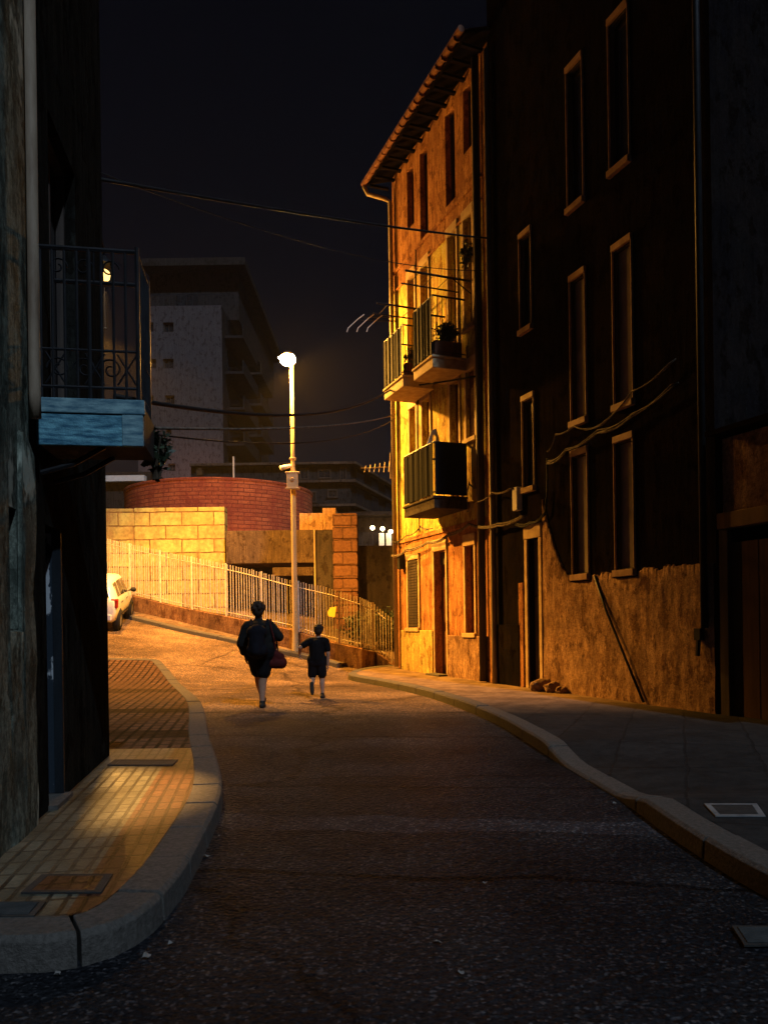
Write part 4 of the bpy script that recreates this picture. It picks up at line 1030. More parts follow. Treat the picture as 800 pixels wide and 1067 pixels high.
cb_ = thing('concrete_pavilion', 'low stained concrete building with a dark recess between the block wall and the red pier', 'building', (X(236), cy0, 0), 0)
x1 = X(328)-X(236); zt = 4.62
MB().box(0,x1,0,6,3.45,zt).build('upper_band', M['concrete'], cb_, bevel=.02)
MB().box(0,x1,2.2,6,.5,3.44).build('back_wall', M['dark_concrete'], cb_)
MB().box(x1*.52,x1*.98,.05,.35,3.0,3.3).build('beam', M['concrete'], cb_, bevel=.01)
MB().box(x1+.003,x1+.75,-.1,6,.5,4.6).build('pier_wall', M['dark_concrete'], cb_, bevel=.15)
MB().tube([(x1+.02,-.14,.8),(x1+.02,-.14,4.6)], .03, 6).build('downpipe', M['pale_pipe'], cb_)
MB().box(x1-.55,x1+.28,.3,2,4.63,5.25).build('parapet_block', M['block_top'], cb_, bevel=.02)
MB().box(x1+.285,x1+.76,.25,2,4.63,5.42).build('parapet_end', M['block_top'], cb_, bevel=.02)
pr = thing('red_block_pier', 'reddish split block pier standing at the end of the concrete building', 'pier', (X(348, 26.6), 26.6, 0), 0)
MB().box(0,X(372,26.6)-X(348,26.6),0,1.6,.3,5.1).build('pier', M['pier_stone'], pr, bevel=.02)
mbj = MB()
for k in range(10): mbj.box(-.025,X(372,26.6)-X(348,26.6)+.025,-.03,1.6,.55+k*.46,.55+k*.46+.36+.03*random.random())
mbj.build('block_courses', M['pier_stone'], pr, bevel=.012)
rw = MB(); rw.box(X(373,27.5), 9, 27.5, 28, -.2, 4.05)
tag(rw.build('retaining_wall', M['far_dark']), 'dark plain retaining wall behind the shrubs right of the red pier', 'wall')
for k, (px, py, sz, lb) in enumerate([(378,640,.75,'left one of the dark leafy shrubs behind the railing end'),(397,640,.9,'taller dark leafy shrub behind the railing beside the lit house'),(410,650,.6,'lowest dark leafy shrub tucked behind the corner pipe')]):
    p = at(px, py, 23.2)
    leaf_clump('shrub', (p.x, 23.2+.4*k, H(p.x, 23.2)), sz, sz*.6, sz*.85, 800, .13, lb, 'shrub', 'shrubs behind the railing')
# low dark building and white balcony edge on the far left
ld_ = thing('low_dark_building', 'low dark building with one pale balcony edge seen past the left house', 'building', (at(104,500,40).x, 40, 0), 0)
wd = at(168,500,40).x-at(104,500,40).x
MB().box(-6,wd,0,8,0,8.6).build('wall', M['far_dark'], ld_)
MB().box(.3,wd-.75,-.4,-.003,9.05-.3,9.05).build('balcony_edge', M['white_slab'], ld_)
MB().box(-6,wd-.4,0.05,7,8.61,9.3).build('upper_floor', M['far_dark'], ld_)
MB().tube([(wd-.2,.3,8.6),(wd-.2,.3,10.9)], .09, 6).build('flue', M['iron'], ld_)
# tower block
TY = 60.0; tx0 = at(143,400,TY).x; tx1 = at(232,400,TY).x; TH = 26.2
tw_ = thing('tower_block', 'tall grey apartment tower with small paired windows rising behind the brick drum', 'apartment block', (tx0, TY, 0), 0)
tw_w = tx1-tx0
wins = []
for (pxa, pxb, ya, yb) in [(152,160,336,346),(170,181,336,346),(153,163,374,384),(170,181,374,384),(153,160,412,421),(172,182,412,421),(173,179,447,453),(175,183,483,491)]:
    wins.append((at(pxa,ya,TY).x-tx0, at(pxb,ya,TY).x-tx0, at(pxa,yb,TY).z, at(pxa,ya,TY).z))
wl = MB(); holed_wall(wl, 0, tw_w, 0, TH, wins, .25)
wl.quad((0,0,0),(0,24,0),(0,24,TH),(0,0,TH)); wl.quad((0,0,TH),(tw_w,0,TH),(tw_w,24,TH),(0,24,TH)); wl.quad((0,24,0),(tw_w,24,0),(tw_w,24,TH),(0,24,TH))
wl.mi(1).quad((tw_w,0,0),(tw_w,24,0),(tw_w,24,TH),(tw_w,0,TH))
wl.build('wall', [M['tower'], M['tower_dark']], tw_)
for w4 in wins: window_part(tw_, *w4, .2, frame='dark_wood', bars=1, fw=.08)
MB().box(.2,tw_w+.8,3,23,TH+.003,TH+3.9).build('attic', M['tower_dark'], tw_)
MB().box(2.4,4.2,2.9,2.999,TH+.4,TH+2.2).build('attic_window', M['pane'], tw_)
MB().box(.0,tw_w+1.6,1.6,25,TH+3.903,TH+4.5).build('roof', M['far_dark'], tw_)
mb = MB()
for k in range(10): mb.box(1.6+k*.45,1.63+k*.45,.4,.43,TH,TH+1.0)
mb.box(0,tw_w,.39,.44,TH+1.0,TH+1.06); mb.build('terrace_rail', M['iron'], tw_)
for fl in range(9):
    z = 1.2+fl*2.85
    if z > TH-2: break
    for y0, y1 in ((1.0,8.0),(10.0,17.5)):
        b_ = MB(); b_.box(tw_w+.003,tw_w+1.5,y0,y1,z,z+.2).box(tw_w+1.4,tw_w+1.5,y0,y1,z+.2,z+1.1).build('balcony', M['tower_dark'], tw_)
        MB().box(tw_w+.003,tw_w+.06,y0+1,y1-1,z+.25,z+2.3).build('balcony_window', M['pane'], tw_)
# apartment block right of lamp
AY = 45.0
ap = thing('apartment_block', 'dim flat-roofed apartment block with pale floor edges behind the red pier', 'apartment block', (at(365,500,AY).x, AY, 0), 0)
xl = at(306,500,AY).x-at(365,500,AY).x; AH = at(365,481,AY).z
s1 = Vector((.9+1.97, 9.6, 0)).normalized()*16
def aslab(z0, z1, o_): return [(xl-6, -o_), (o_, -o_), (s1.x+o_, s1.y), (s1.x-9, s1.y+4), (xl-6, 14)]
MB().prism(aslab(0, 0, 0), 0, AH-.2).build('wall', M['far_block'], ap)
for z, o_ in ((AH-.19, .35), (at(365,503,AY).z, .3), (at(365,528,AY).z, .3)):
    MB().prism(aslab(0, 0, o_), z, z+.14).build('floor_edge', M['concrete'], ap)
for (pa, pb_, ya, yb) in [(331,345,489,499),(354,361,487,501),(312,322,488,500),(341,352,510,519),(316,330,512,524)]:
    xa = at(pa,ya,AY).x-at(365,500,AY).x; xb = at(pb_,ya,AY).x-at(365,500,AY).x
    window_part(ap, xa, xb, at(pa,yb,AY).z, at(pa,ya,AY).z, -.05, frame='dark_wood', fw=.08)
sd = s1.normalized(); ang = math.atan2(sd.y, sd.x)
mt = Matrix.Rotation(ang, 4, 'Z')
for k in range(5):
    for z in (at(365,500,AY).z, at(365,524,AY).z, at(365,548,AY).z):
        MB().box(1+k*3, 2.4+k*3, -.06, -.003, z-.1, z+1.1, mt).build('window', M['pane'], ap)
# lit porch with globe lamps
PY = 40.0
po = thing('lit_porch', 'small porch with two brightly lit white columns below the apartment block', 'porch', (at(399,560,PY).x, PY, 0), 0)
zc = at(399,553,PY).z
for px in (397.5, 405):
    MB().box(at(px,560,PY).x-at(399,560,PY).x-.14, at(px,560,PY).x-at(399,560,PY).x+.14, 0, .2, .5, zc-.12).build('column', M['white_slab'], po, bevel=.02)
MB().box(-1.6,1.4,.6,1,.5,zc+.8).build('back_wall', M['far_dark'], po)
MB().box(-1.8,1.5,-.1,1.2,zc+.81,zc+1.0).build('canopy', M['far_dark'], po)
for px, py, lb in ((388,550,'porch globe lamp farthest left, hung clear of the lit columns'),(398.5,551,'middle porch globe lamp above the left lit column'),(407,554,'porch globe lamp farthest right beside the corner pipe')):
    p = at(px, py, PY-.35); gl = thing('globe_lamp', lb, 'lamp', p, 0, 'globe lamps at the porch')
    MB().ball((0,0,0), .11, 12, 8).build('globe', M['porch_glow'], gl, smooth=True)
    MB().tube([(0,0,.14),(0,.1,.35),(0,.4,.4)], .02, 5).build('bracket', M['iron'], gl)
    point_lamp('globe_light', p+Vector((0,-.25,-.25)), 16, (1,.66,.3), .1)
# wooded hill line far off
hl = MB(); vs = []
for i in range(60):
    x = -160+i*6; z = 22+7*noise.noise(Vector((i*.13, 0, 5)))+2.5*noise.noise(Vector((i*.7, 0, 9))); z = max(z-.0006*(x-20)**2*.3, 6)
    vs += [(x, 230, -2), (x, 232, z*.75), (x, 250, z), (x, 300, -2)]
hl.add(vs, [(i*4+k, (i+1)*4+k, (i+1)*4+k+1, i*4+k+1) for i in range(59) for k in range(3)])
tag(hl.build('hills', M['far_dark'], smooth=True), kind='structure')
# lamp behind rotunda that lights the tower foot
point_lamp('tower_foot_light', (tx0+tw_w*.75, TY-9, 9.5), 2600, (1,.5,.36), .2, 62, (tx0+tw_w*.6, TY, 11.5), 1)

# ------------------------------------------------------------------ parked car
def car(loc, right_vec, label):
    t = thing('parked_car', label, 'car', loc)
    st = [(-1.86,.42,.66,.62,.72,.90,.70,.93,.60),(-1.83,.34,.74,.62,.80,.96,.78,1.0,.66),(-1.70,.30,.76,.62,.82,.98,.79,1.32,.60),(-1.52,.28,.77,.62,.83,.98,.79,1.46,.58),(-1.2,.27,.77,.62,.83,.97,.79,1.50,.60),(-.5,.26,.77,.62,.83,.95,.79,1.53,.61),
          (.2,.26,.77,.62,.83,.93,.79,1.50,.60),(.6,.26,.77,.62,.83,.92,.79,1.38,.58),(1.1,.27,.77,.62,.82,.90,.78,1.04,.62),(1.45,.28,.76,.6,.81,.82,.74,.90,.60),(1.75,.32,.70,.56,.74,.70,.66,.76,.50),(1.86,.42,.56,.52,.6,.6,.54,.63,.4)]
    mb = MB(); vs = []
    for (x,zb,wb,zm,wm,zbe,wbe,zr,wr_) in st:
        half = [(0,zb),(wb*.9,zb),(wb,zb+.06),(wm,zm),(wbe,zbe),(wr_,max(zr-.07,zbe+.005)),(wr_*.85,zr-.01),(0,zr)]
        ring = [(x,-y,z) for y, z in half]+[(x,y,z) for y, z in half[-2:0:-1]]
        vs += ring
    k_ = 14; n = len(st)
    mb.add(vs, [(i*k_+k, i*k_+(k+1)%k_, (i+1)*k_+(k+1)%k_, (i+1)*k_+k) for i in range(n-1) for k in range(k_)]+[tuple(range(k_-1,-1,-1)), tuple(range((n-1)*k_, n*k_))])
    mb.build('body', M['car_paint'], t, smooth=True)
    def side_pt(x, f, s):
        for a, b in zip(st, st[1:]):
            if a[0] <= x <= b[0]:
                q = (x-a[0])/(b[0]-a[0]); L = [a[i]+(b[i]-a[i])*q for i in range(9)]; break
        y0, z0 = L[6], L[5]; y1, z1 = L[8], max(L[7]-.07, L[5]+.005)
        return Vector((x, s*(y0+(y1-y0)*f+.008), z0+(z1-z0)*f))
    for s in (-1, 1):
        for xa, xb in ((-1.42,-1.0),(-.94,-.2),(-.12,.55)):
            w_ = MB(); nn = 5; v2 = []
            for i in range(nn+1):
                x = xa+(xb-xa)*i/nn; v2 += [side_pt(x, .08, s), side_pt(x, .92, s)]
            w_.add(v2, [(i*2, i*2+1, i*2+3, i*2+2) for i in range(nn)]); w_.build('side_window', M['car_glass'], t)
        tlm = MB(); tlm.box(-1.84,-1.66,s*.745-.1,s*.745+.1,.72,.99); tlm.build('tail_light', M['tail_red'], t, bevel=.03)
        mr_ = MB(); mr_.ball((.62,s*.93,1.0), (.07,.1,.075), 10, 8); mr_.tube([(.62,s*.78,.96),(.62,s*.88,.98)], .025, 6); mr_.build('mirror', M['black_trim'], t, smooth=True)
        for x in (-.85,.1): MB().box(x-.09,x+.09,s*.835-.012,s*.835+.012,.80,.83).build('door_handle', M['black_trim'], t, bevel=.006)
        MB().box(-1.15,.55,s*.825-.006,s*.825+.012,.42,.47).build('side_trim', M['black_trim'], t)
    rwn = MB(); rwn.add([(-1.835,-.6,1.02),(-1.835,.6,1.02),(-1.735,.52,1.29),(-1.735,-.52,1.29)], [(0,1,2,3)]).add([(-1.845,-.6,1.02),(-1.845,.6,1.02),(-1.745,.52,1.29),(-1.745,-.52,1.29)], [(0,1,2,3)])
    rwn.build('rear_window', M['car_glass'], t)
    wsn = MB(); wsn.add([(1.08,-.58,1.075),(1.08,.58,1.075),(.62,.5,1.39),(.62,-.5,1.39)], [(0,1,2,3)]); wsn.build('windscreen', M['car_glass'], t)
    MB().box(-1.885,-1.8,-.7,.7,.36,.55).build('rear_bumper', M['car_paint'], t, bevel=.03)
    MB().box(-1.895,-1.884,-.25,.25,.62,.73).build('number_plate', M['plate'], t)
    for s in (-1, 1):
        MB().box(1.68,1.8,s*.55-.12,s*.55+.12,.6,.72).build('headlight', M['plate'], t, bevel=.03)
        for x in (-1.18, 1.15):
            rm = Matrix.Translation((x, s*.77, .30)) @ Matrix.Rotation(PI/2, 4, 'X')
            ah = MB(); ah.lathe([(.35,-.06),(.35,.062),(.30,.064)], 20, rm); ah.build('wheel_arch', M['black_trim'], t)
            wb_ = MB().lathe([(.19,-.1),(.28,-.1),(.30,-.07),(.30,.07),(.28,.1),(.19,.1)], 20, rm); wo = wb_.build('wheel', M['tyre'], t, smooth=True)
            rmm = MB(); rmm.lathe([(.19,.07),(.185,.09),(.17,.075),(.05,.085),(.0,.09)], 16, rm); rmm.lathe([(.19,-.07),(.185,-.09),(.17,-.075),(.05,-.085),(.0,-.09)], 16, rm); rmm.build('rim', M['rim'], wo, smooth=True)
    return t
hd = Vector((-.19, .98, 0)).normalized(); hr = Vector((hd.y, -hd.x, 0))
wc = ground(123, 656.5)
cpos = wc+hd*1.18+hr*(-.77); e_ = .6
gx = (H(cpos.x+e_, cpos.y)-H(cpos.x-e_, cpos.y))/(2*e_); gy = (H(cpos.x, cpos.y+e_)-H(cpos.x, cpos.y-e_))/(2*e_)
up = Vector((-gx, -gy, 1)).normalized(); fx = (hd-up*hd.dot(up)).normalized(); fy = up.cross(fx)
ct = car((0,0,0), hr, 'white hatchback parked uphill beside the stone block wall')
ct.matrix_world = Matrix.Translation((cpos.x, cpos.y, H(cpos.x, cpos.y))) @ Matrix((fx, fy, up)).transposed().to_4x4()

# ------------------------------------------------------------------ people (both walk away, +y)
def hand(mb, wrist, dirv, side, palm_n, sc_=1.0, curl=.5):
    """palm with five fingers; dirv along the hand, palm_n out of the palm"""
    d = Vector(dirv).normalized(); n = Vector(palm_n); n = (n-d*n.dot(d)).normalized(); a = d.cross(n)*side
    w = Vector(wrist)
    mb.cap(w, .024*sc_, w+d*.06*sc_, .026*sc_)
    for k, (off, L) in enumerate(((-.03,.06),(-.011,.072),(.009,.068),(.028,.052))):
        b = w+d*.085*sc_+a*off*sc_; mb.cap(w+d*.04*sc_+a*off*.8*sc_, .012*sc_, b, .0105*sc_, 8)
        p1 = b+(d*math.cos(curl*.6)+n*math.sin(curl*.6))*L*.5*sc_; p2 = p1+(d*math.cos(curl*1.6)+n*math.sin(curl*1.6))*L*.5*sc_
        mb.cap(b, .0095*sc_, p1, .009*sc_, 8); mb.cap(p1, .009*sc_, p2, .008*sc_, 8)
    t0 = w+d*.025*sc_-a*.03*sc_; t1 = t0+(d*.6-a*.6+n*.35).normalized()*.04*sc_; t2 = t1+(d*.9-a*.1+n*.4).normalized()*.03*sc_
    mb.cap(w+d*.02*sc_, .016*sc_, t0, .013*sc_, 8); mb.cap(t0, .012*sc_, t1, .011*sc_, 8); mb.cap(t1, .0105*sc_, t2, .009*sc_, 8)
def head(mb, c, s, yaw=0, tilt=0):
    """head facing +y; c = centre of skull, s = head height"""
    R_ = Matrix.Translation(c) @ Matrix.Rotation(tilt, 4, 'Y') @ Matrix.Rotation(yaw, 4, 'Z')
    tmp = MB(); tmp.ball((0,-.06*s,.08*s), (.34*s,.42*s,.42*s), 16, 12); tmp.ball((0,.1*s,-.2*s), (.27*s,.28*s,.3*s), 14, 10)
    tmp.ball((0,.2*s,-.36*s), (.14*s,.13*s,.12*s), 10, 8)
    tmp.cap((0,.36*s,.02*s), .035*s, (0,.43*s,-.12*s), .06*s, 8)
    tmp.cap((-.12*s,.33*s,.07*s), .04*s, (.12*s,.33*s,.07*s), .04*s, 8); tmp.cap((-.09*s,.33*s,-.25*s), .03*s, (.09*s,.33*s,-.25*s), .03*s, 8)
    for q in (-1, 1): tmp.ball((q*.35*s,-.03*s,-.03*s), (.035*s,.08*s,.12*s), 8, 8)
    mb.add([R_ @ Vector(v) for v in tmp.v], tmp.f); return R_
def foot(mb, ankle, d, L, up=Vector((0,0,1)), r=.04):
    d = Vector(d).normalized(); a = Vector(ankle)
    h = a-up*.055-d*.045; mb.cap(h, r*.9, a+d*L*.35-up*.06, r*.95); mb.cap(a+d*L*.35-up*.06, r*.95, a+d*L*.68-up*.068, r*.7)
WX, WY = -1.98, 12.25
wz = H(WX, WY)
wo_ = thing('person', 'adult in dark clothes with a black backpack walking away up the street', 'person', (WX, WY, wz), 0)
b = MB(); z = Vector
hipz = .84
head(b, z((-.02,.02,1.55)), .235)
b.cap((-.02,0,1.33), .07, (-.02,.02,1.48), .06)
b.cap((-.15,0,1.26), .11, (.12,0,1.26), .11); b.cap((0,0,1.22), .17, (0,.0,.98), .19); b.cap((-.07,0,.9), .18, (.07,0,.9), .18)
# left arm hanging
b.cap((-.2,0,1.26), .075, (-.27,-.03,1.03), .055); b.cap((-.27,-.03,1.03), .05, (-.24,.07,.82), .034); hand(b, (-.24,.07,.82), (.05,.1,-1), 1, (1,0,0))
# right arm bent, holding the strap of the red bag
b.cap((.18,0,1.26), .075, (.31,-.04,1.1), .055); b.cap((.31,-.04,1.1), .05, (.24,.17,1.08), .034); hand(b, (.24,.17,1.08), (-.6,.6,.1), -1, (0,-.3,-1), 1, 1.2)
# legs, weight on the right one, the left swinging ahead
b.cap((.07,0,.86), .125, (.045,-.02,.47), .075); b.cap((.045,-.02,.47), .07, (.03,-.02,.36), .068); b.cap((.03,-.02,.36), .068, (.03,-.05,.09), .038); foot(b, (.03,-.05,.09), (.0,1,-.0), .22)
b.cap((-.07,.0,.86), .125, (-.06,.16,.5), .075); b.cap((-.06,.16,.5), .07, (-.05,.2,.36), .064); b.cap((-.05,.2,.36), .064, (-.015,.3,.12), .038); foot(b, (-.015,.3,.12), (.0,1,.25), .22)
remesh_bake(b.build('body', M['skin'], wo_, clean=False), .009)
h_ = MB(); h_.ball((-.02,-.005,1.60), (.115,.118,.105), 16, 12); h_.ball((-.02,-.06,1.53), (.095,.07,.09), 14, 10)
for k in range(60):
    a = random.uniform(0, 2*PI); e1 = random.uniform(-.2, 1.4)
    h_.ball((-.02+.1*math.cos(a)*math.cos(e1), -.03+.095*math.sin(a)*math.cos(e1)-.01, 1.58+.105*math.sin(e1)), random.uniform(.022,.03), 6, 5)
remesh_bake(h_.build('hair', M['hair'], wo_, clean=False), .01, 3)
s_ = MB(); s_.cap((-.17,0,1.275), .115, (.14,0,1.275), .115); s_.cap((0,-.01,1.2), .2, (0,.0,.95), .215); s_.cap((-.1,0,.95), .165, (.1,0,.95), .165); s_.cap((-.12,0,1.1), .14, (.12,0,1.1), .14)
s_.cap((-.205,0,1.265), .095, (-.29,-.03,1.02), .08); s_.cap((-.29,-.03,1.02), .07, (-.27,.04,.88), .058); s_.cap((.18,0,1.265), .095, (.31,-.035,1.12), .078); s_.cap((-.02,0,1.32), .1, (-.02,0,1.36), .085)
remesh_bake(s_.build('shirt', M['charcoal_cloth'], wo_, clean=False), .012)
s_ = MB(); s_.cap((-.08,0,.88), .185, (.08,0,.88), .185); s_.cap((.075,0,.8), .145, (.055,-.02,.56), .115); s_.cap((-.075,.02,.8), .145, (-.065,.12,.58), .115)
remesh_bake(s_.build('shorts', M['black_cloth'], wo_, clean=False), .012)
for nm, an_, dd in (('shoe', (.03,-.05,.09), (0,1,0)), ('shoe', (-.015,.3,.12), (0,1,.25))):
    s_ = MB(); foot(s_, z(an_)+z((0,0,.0)), dd, .235, r=.05); s_.cap(z(an_)-z((0,0,.03)), .048, z(an_)+z((0,0,.0)), .045); remesh_bake(s_.build(nm, M['shoe'], wo_, clean=False), .009)
bp = MB(); bp.cap((-.06,-.23,1.2), .11, (.04,-.23,1.2), .11); bp.cap((-.06,-.25,.92), .12, (.05,-.25,.92), .12); bp.cap((-.01,-.25,1.2), .13, (-.01,-.26,.92), .14); bp.cap((-.01,-.33,.98), .08, (-.01,-.33,.9), .085)
bp = bp.build('backpack', M['navy_cloth'], None, clean=False); remesh_bake(bp, .012); bp.location = (WX, WY, wz)
tag(bp, 'dark navy backpack on the back of the walking adult', 'backpack')
st_ = MB(); 
for q in (-1, 1): st_.tube([(q*.11,-.18,1.3),(q*.13,-.05,1.405),(q*.14,.1,1.36),(q*.15,.16,1.2)], .018, 6, flat=.4)
st_.build('strap', M['navy_cloth'], bp)
rb = MB(); rb.cap((.22,-.02,.86), .07, (.32,-.02,.80), .075); rb.cap((.2,-.02,.7), .085, (.34,-.02,.7), .09); rb.cap((.24,-.02,.86), .06, (.26,-.02,.7), .09); rb.cap((.16,-.02,.68), .06, (.36,-.02,.72), .07)
rb = rb.build('shoulder_bag', M['red_cloth'], None, clean=False); remesh_bake(rb, .012); rb.location = (WX, WY, wz)
tag(rb, 'dark red shoulder bag hanging at the right hip of the walking adult', 'bag')
sr = MB(); sr.tube([(.25,-.05,.9),(.24,-.13,1.1),(.19,-.12,1.3),(.17,-.02,1.405),(.2,.1,1.3),(.25,.1,1.05),(.28,.02,.9)], .014, 6, flat=.5); sr.build('strap', M['red_cloth'], rb)

KX, KY = -1.2, 13.67
kz = H(KX, KY)
ko = thing('person', 'child in dark shorts and t-shirt skipping along with one foot kicked up', 'person', (KX, KY, kz), 0)
b = MB()
head(b, z((.03,.04,1.20)), .20, 0, .12)
b.cap((.02,.0,1.03), .05, (.025,.02,1.13), .045)
b.cap((-.1,0,.99), .075, (.11,0,1.0), .075); b.cap((0,0,.95), .115, (0,0,.72), .115); b.cap((-.05,0,.64), .11, (.05,0,.64), .11)
b.cap((-.15,0,1.0), .05, (-.29,-.06,.9), .036); b.cap((-.29,-.06,.9), .036, (-.31,.02,.79), .025); hand(b, (-.31,.02,.79), (.05,.3,-1), 1, (1,0,0), .8)
b.cap((.16,0,1.0), .05, (.2,-.03,.78), .036); b.cap((.2,-.03,.78), .034, (.19,.0,.57), .024); hand(b, (.19,.0,.57), (.0,.1,-1), -1, (-1,0,0), .8)
b.cap((.06,0,.62), .085, (.085,.03,.33), .052); b.cap((.085,.03,.33), .05, (.085,.0,.25), .048); b.cap((.085,.0,.25), .048, (.09,-.04,.075), .03); foot(b, (.09,-.04,.075), (.1,1,0), .19, r=.034)
b.cap((-.06,0,.62), .085, (-.09,.04,.34), .052); b.cap((-.09,.04,.34), .05, (-.085,-.06,.3), .046); b.cap((-.085,-.06,.3), .046, (-.075,-.2,.21), .03); foot(b, (-.075,-.2,.21), (.1,-.35,-1), .19, Vector((.0,.94,-.33)), r=.034)
remesh_bake(b.build('body', M['skin'], ko, clean=False), .008)
h_ = MB(); h_.ball((.035,.015,1.235), (.09,.098,.085), 14, 10); h_.ball((.03,-.03,1.19), (.08,.06,.075), 12, 8)
for k in range(30):
    a = random.uniform(0, 2*PI); e1 = random.uniform(0, 1.4); h_.ball((.035+.08*math.cos(a)*math.cos(e1), .0+.085*math.sin(a)*math.cos(e1), 1.22+.085*math.sin(e1)), random.uniform(.014,.024), 6, 5)
remesh_bake(h_.build('hair', M['hair'], ko, clean=False), .01, 1)
s_ = MB(); s_.cap((-.11,0,.995), .085, (.12,0,1.0), .085); s_.cap((0,0,.93), .14, (0,0,.7), .145); s_.cap((-.06,0,.68), .12, (.06,0,.68), .12); s_.cap((-.15,0,1.0), .065, (-.235,-.035,.94), .062); s_.cap((.16,0,1.0), .065, (.19,-.02,.86), .06)
remesh_bake(s_.build('shirt', M['black_cloth'], ko, clean=False), .01)
s_ = MB(); s_.cap((-.05,0,.64), .125, (.05,0,.64), .125); s_.cap((.065,0,.6), .1, (.085,.02,.42), .085); s_.cap((-.065,0,.6), .1, (-.09,.03,.42), .085)
remesh_bake(s_.build('shorts', M['navy_cloth'], ko, clean=False), .01)
s_ = MB(); foot(s_, (.09,-.04,.075), (.1,1,0), .2, r=.042); s_.cap((.09,-.04,.05), .036, (.09,-.04,.075), .034); remesh_bake(s_.build('shoe', M['shoe'], ko, clean=False), .008)
s_ = MB(); foot(s_, (-.075,-.2,.21), (.1,-.35,-1), .2, Vector((.0,.94,-.33)), r=.042); s_.cap((-.075,-.19,.22), .036, (-.075,-.2,.2), .034); remesh_bake(s_.build('shoe', M['shoe'], ko, clean=False), .008)
MB().cap((-.079,-.15,.245), .034, (-.077,-.175,.23), .033).build('sock', M['white_sock'], ko, smooth=True, clean=False)

# ------------------------------------------------------------------ street details
def plate(name, px4, mats, label, cat, dz, group=None, holes=0):
    P = [ground(*p, dz) for p in px4]; c = sum(P, Vector())/4
    t = thing(name, label, cat, c, 0, group)
    Q = [p-c for p in P]
    inner_ = [q*.78 for q in Q]
    mb = MB(); up_ = Vector((0,0,.005))
    for i in range(4):
        j = (i+1) % 4; mb.add([Q[i]-up_*.5, Q[j]-up_*.5, Q[j]+up_, Q[i]+up_, inner_[i]+up_, inner_[j]+up_], [(0,1,2,3), (3,2,5,4)])
    mb.build('rim', mats[0], t)
    mb = MB(); mb.add([q+up_*.7 for q in inner_], [(0,1,2,3)]); mb.build('lid', mats[1], t)
    if holes:
        mb = MB()
        for k in range(holes):
            s = (k+.5)/holes; a = inner_[0].lerp(inner_[3], s); b_ = inner_[1].lerp(inner_[2], s); mb.tube([a+up_*1.1, b_+up_*1.1], .008, 5)
        mb.build('bars', mats[0], t)
    return t
plate('manhole_cover', [(733,838),(788,838),(797,851),(745,851)], (M['pale_frame'], M['grate']), 'pale rimmed square cover set in the right pavement', 'manhole cover', .133)
plate('drain_grate', [(762,966),(806,966),(812,986),(775,986)], (M['grate'], M['black_trim']), 'road drain by the right kerb near the lower right corner', 'drain', .012, holes=7)
plate('drain_grate', [(-10,941),(48,941),(36,956),(-20,956)], (M['grate'], M['pale_frame']), 'grating in the left pavement close to the kerb corner', 'drain', .142, holes=9)
plate('manhole_cover', [(120,792),(186,792),(180,797.5),(112,797.5)], (M['grate'], M['grate']), 'long iron cover across the left pavement in front of the dark house', 'manhole cover', .142)
plate('manhole_cover', [(44,912),(118,912),(106,931),(22,931)], (M['grate'], M['left_paving']), 'tiled cover in the left pavement just behind the grating', 'manhole cover', .142)
lit_px = [(505,921),(690,851),(480,1015),(455,983),(178,985),(153,943+55),(60,1018),(210,868),(190,905),(470,760),(447,715),(640,838),(228,872),(215,893)]
for k, (px, py) in enumerate(lit_px):
    p = ground(px, py, .004); bm = bmesh.new(); bmesh.ops.create_grid(bm, x_segments=4, y_segments=4, size=random.uniform(.006,.015))
    for v in bm.verts: v.co.z = abs(noise.noise(v.co*40+Vector((k,0,0))))*.02; v.co.x *= random.uniform(.9,1.5)
    bmesh.ops.solidify(bm, geom=bm.faces[:], thickness=.0015)
    me = bpy.data.meshes.new('litter_scrap'); bm.to_mesh(me); bm.free(); me.materials.append(M['paper'])
    o = bpy.data.objects.new('litter_scrap', me); C.objects.link(o); o.location = p+Vector((0,0,.004)); o.rotation_euler = (0,0,random.uniform(0,6))
    tag(o, 'tiny pale scrap of litter lying on the dark asphalt', 'litter', 'scraps of litter on the road')

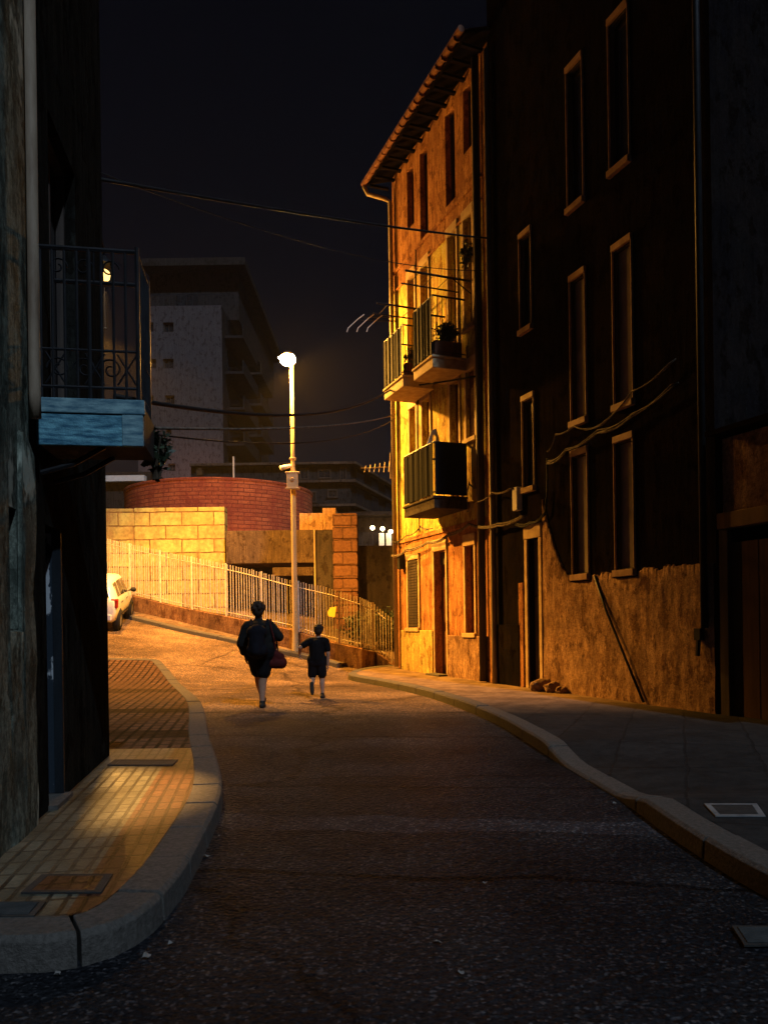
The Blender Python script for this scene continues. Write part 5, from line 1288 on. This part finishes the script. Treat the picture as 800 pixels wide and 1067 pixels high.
# ------------------------------------------------------------------ night sky and cool fill for an unseen street lamp
w_ = bpy.data.worlds.new('World'); sc.world = w_; w_.use_nodes = True
nt = w_.node_tree; bg = nt.nodes['Background']
SUN = Vector((-1.51, 3.0, -3.4)).normalized()
sky = nt.nodes.new('ShaderNodeTexSky'); sky.sky_type = 'NISHITA'; sky.sun_disc = False
sky.sun_elevation = math.asin(-SUN.z); sky.sun_rotation = math.atan2(-SUN.x, -SUN.y)
mx = nt.nodes.new('ShaderNodeMix'); mx.data_type = 'RGBA'; mx.blend_type = 'MULTIPLY'; mx.inputs[0].default_value = 1; mx.inputs[7].default_value = (1.0, .74, .84, 1)
nt.links.new(sky.outputs[0], mx.inputs[6]); nt.links.new(mx.outputs[2], bg.inputs['Color']); bg.inputs['Strength'].default_value = .0015
sd_ = bpy.data.lights.new('cool_lamp_fill', 'SUN'); sd_.energy = 1.9; sd_.color = (.60, .78, 1.0); sd_.angle = rad(1.2)  # sun lamp in place of an unseen cool street lamp behind the camera
so = bpy.data.objects.new('cool_lamp_fill', sd_); C.objects.link(so); so.rotation_euler = SUN.to_track_quat('-Z', 'Y').to_euler()

# ------------------------------------------------------------------ render settings
sc.render.engine = 'CYCLES'
sc.cycles.use_denoising = True
sc.cycles.max_bounces = 6; sc.cycles.diffuse_bounces = 3; sc.cycles.sample_clamp_indirect = 3
sc.view_settings.view_transform = 'Standard'; sc.view_settings.look = 'None'; sc.view_settings.exposure = 0; sc.view_settings.gamma = 1
sc.view_settings.use_curve_mapping = False


hz = MB().box(-75, 75, -40, 330, -4, 34).build('haze', nodes('haze air')[0])
mh = hz.data.materials[0]; th = mh.node_tree; th.nodes.remove(th.nodes['Principled BSDF'])
pv = th.nodes.new('ShaderNodeVolumePrincipled'); pv.inputs['Density'].default_value = .0002; pv.inputs['Anisotropy'].default_value = .3; pv.inputs['Color'].default_value = (.9,.9,.92,1)
th.links.new(pv.outputs[0], th.nodes['Material Output'].inputs['Volume']); hz['kind'] = 'stuff'
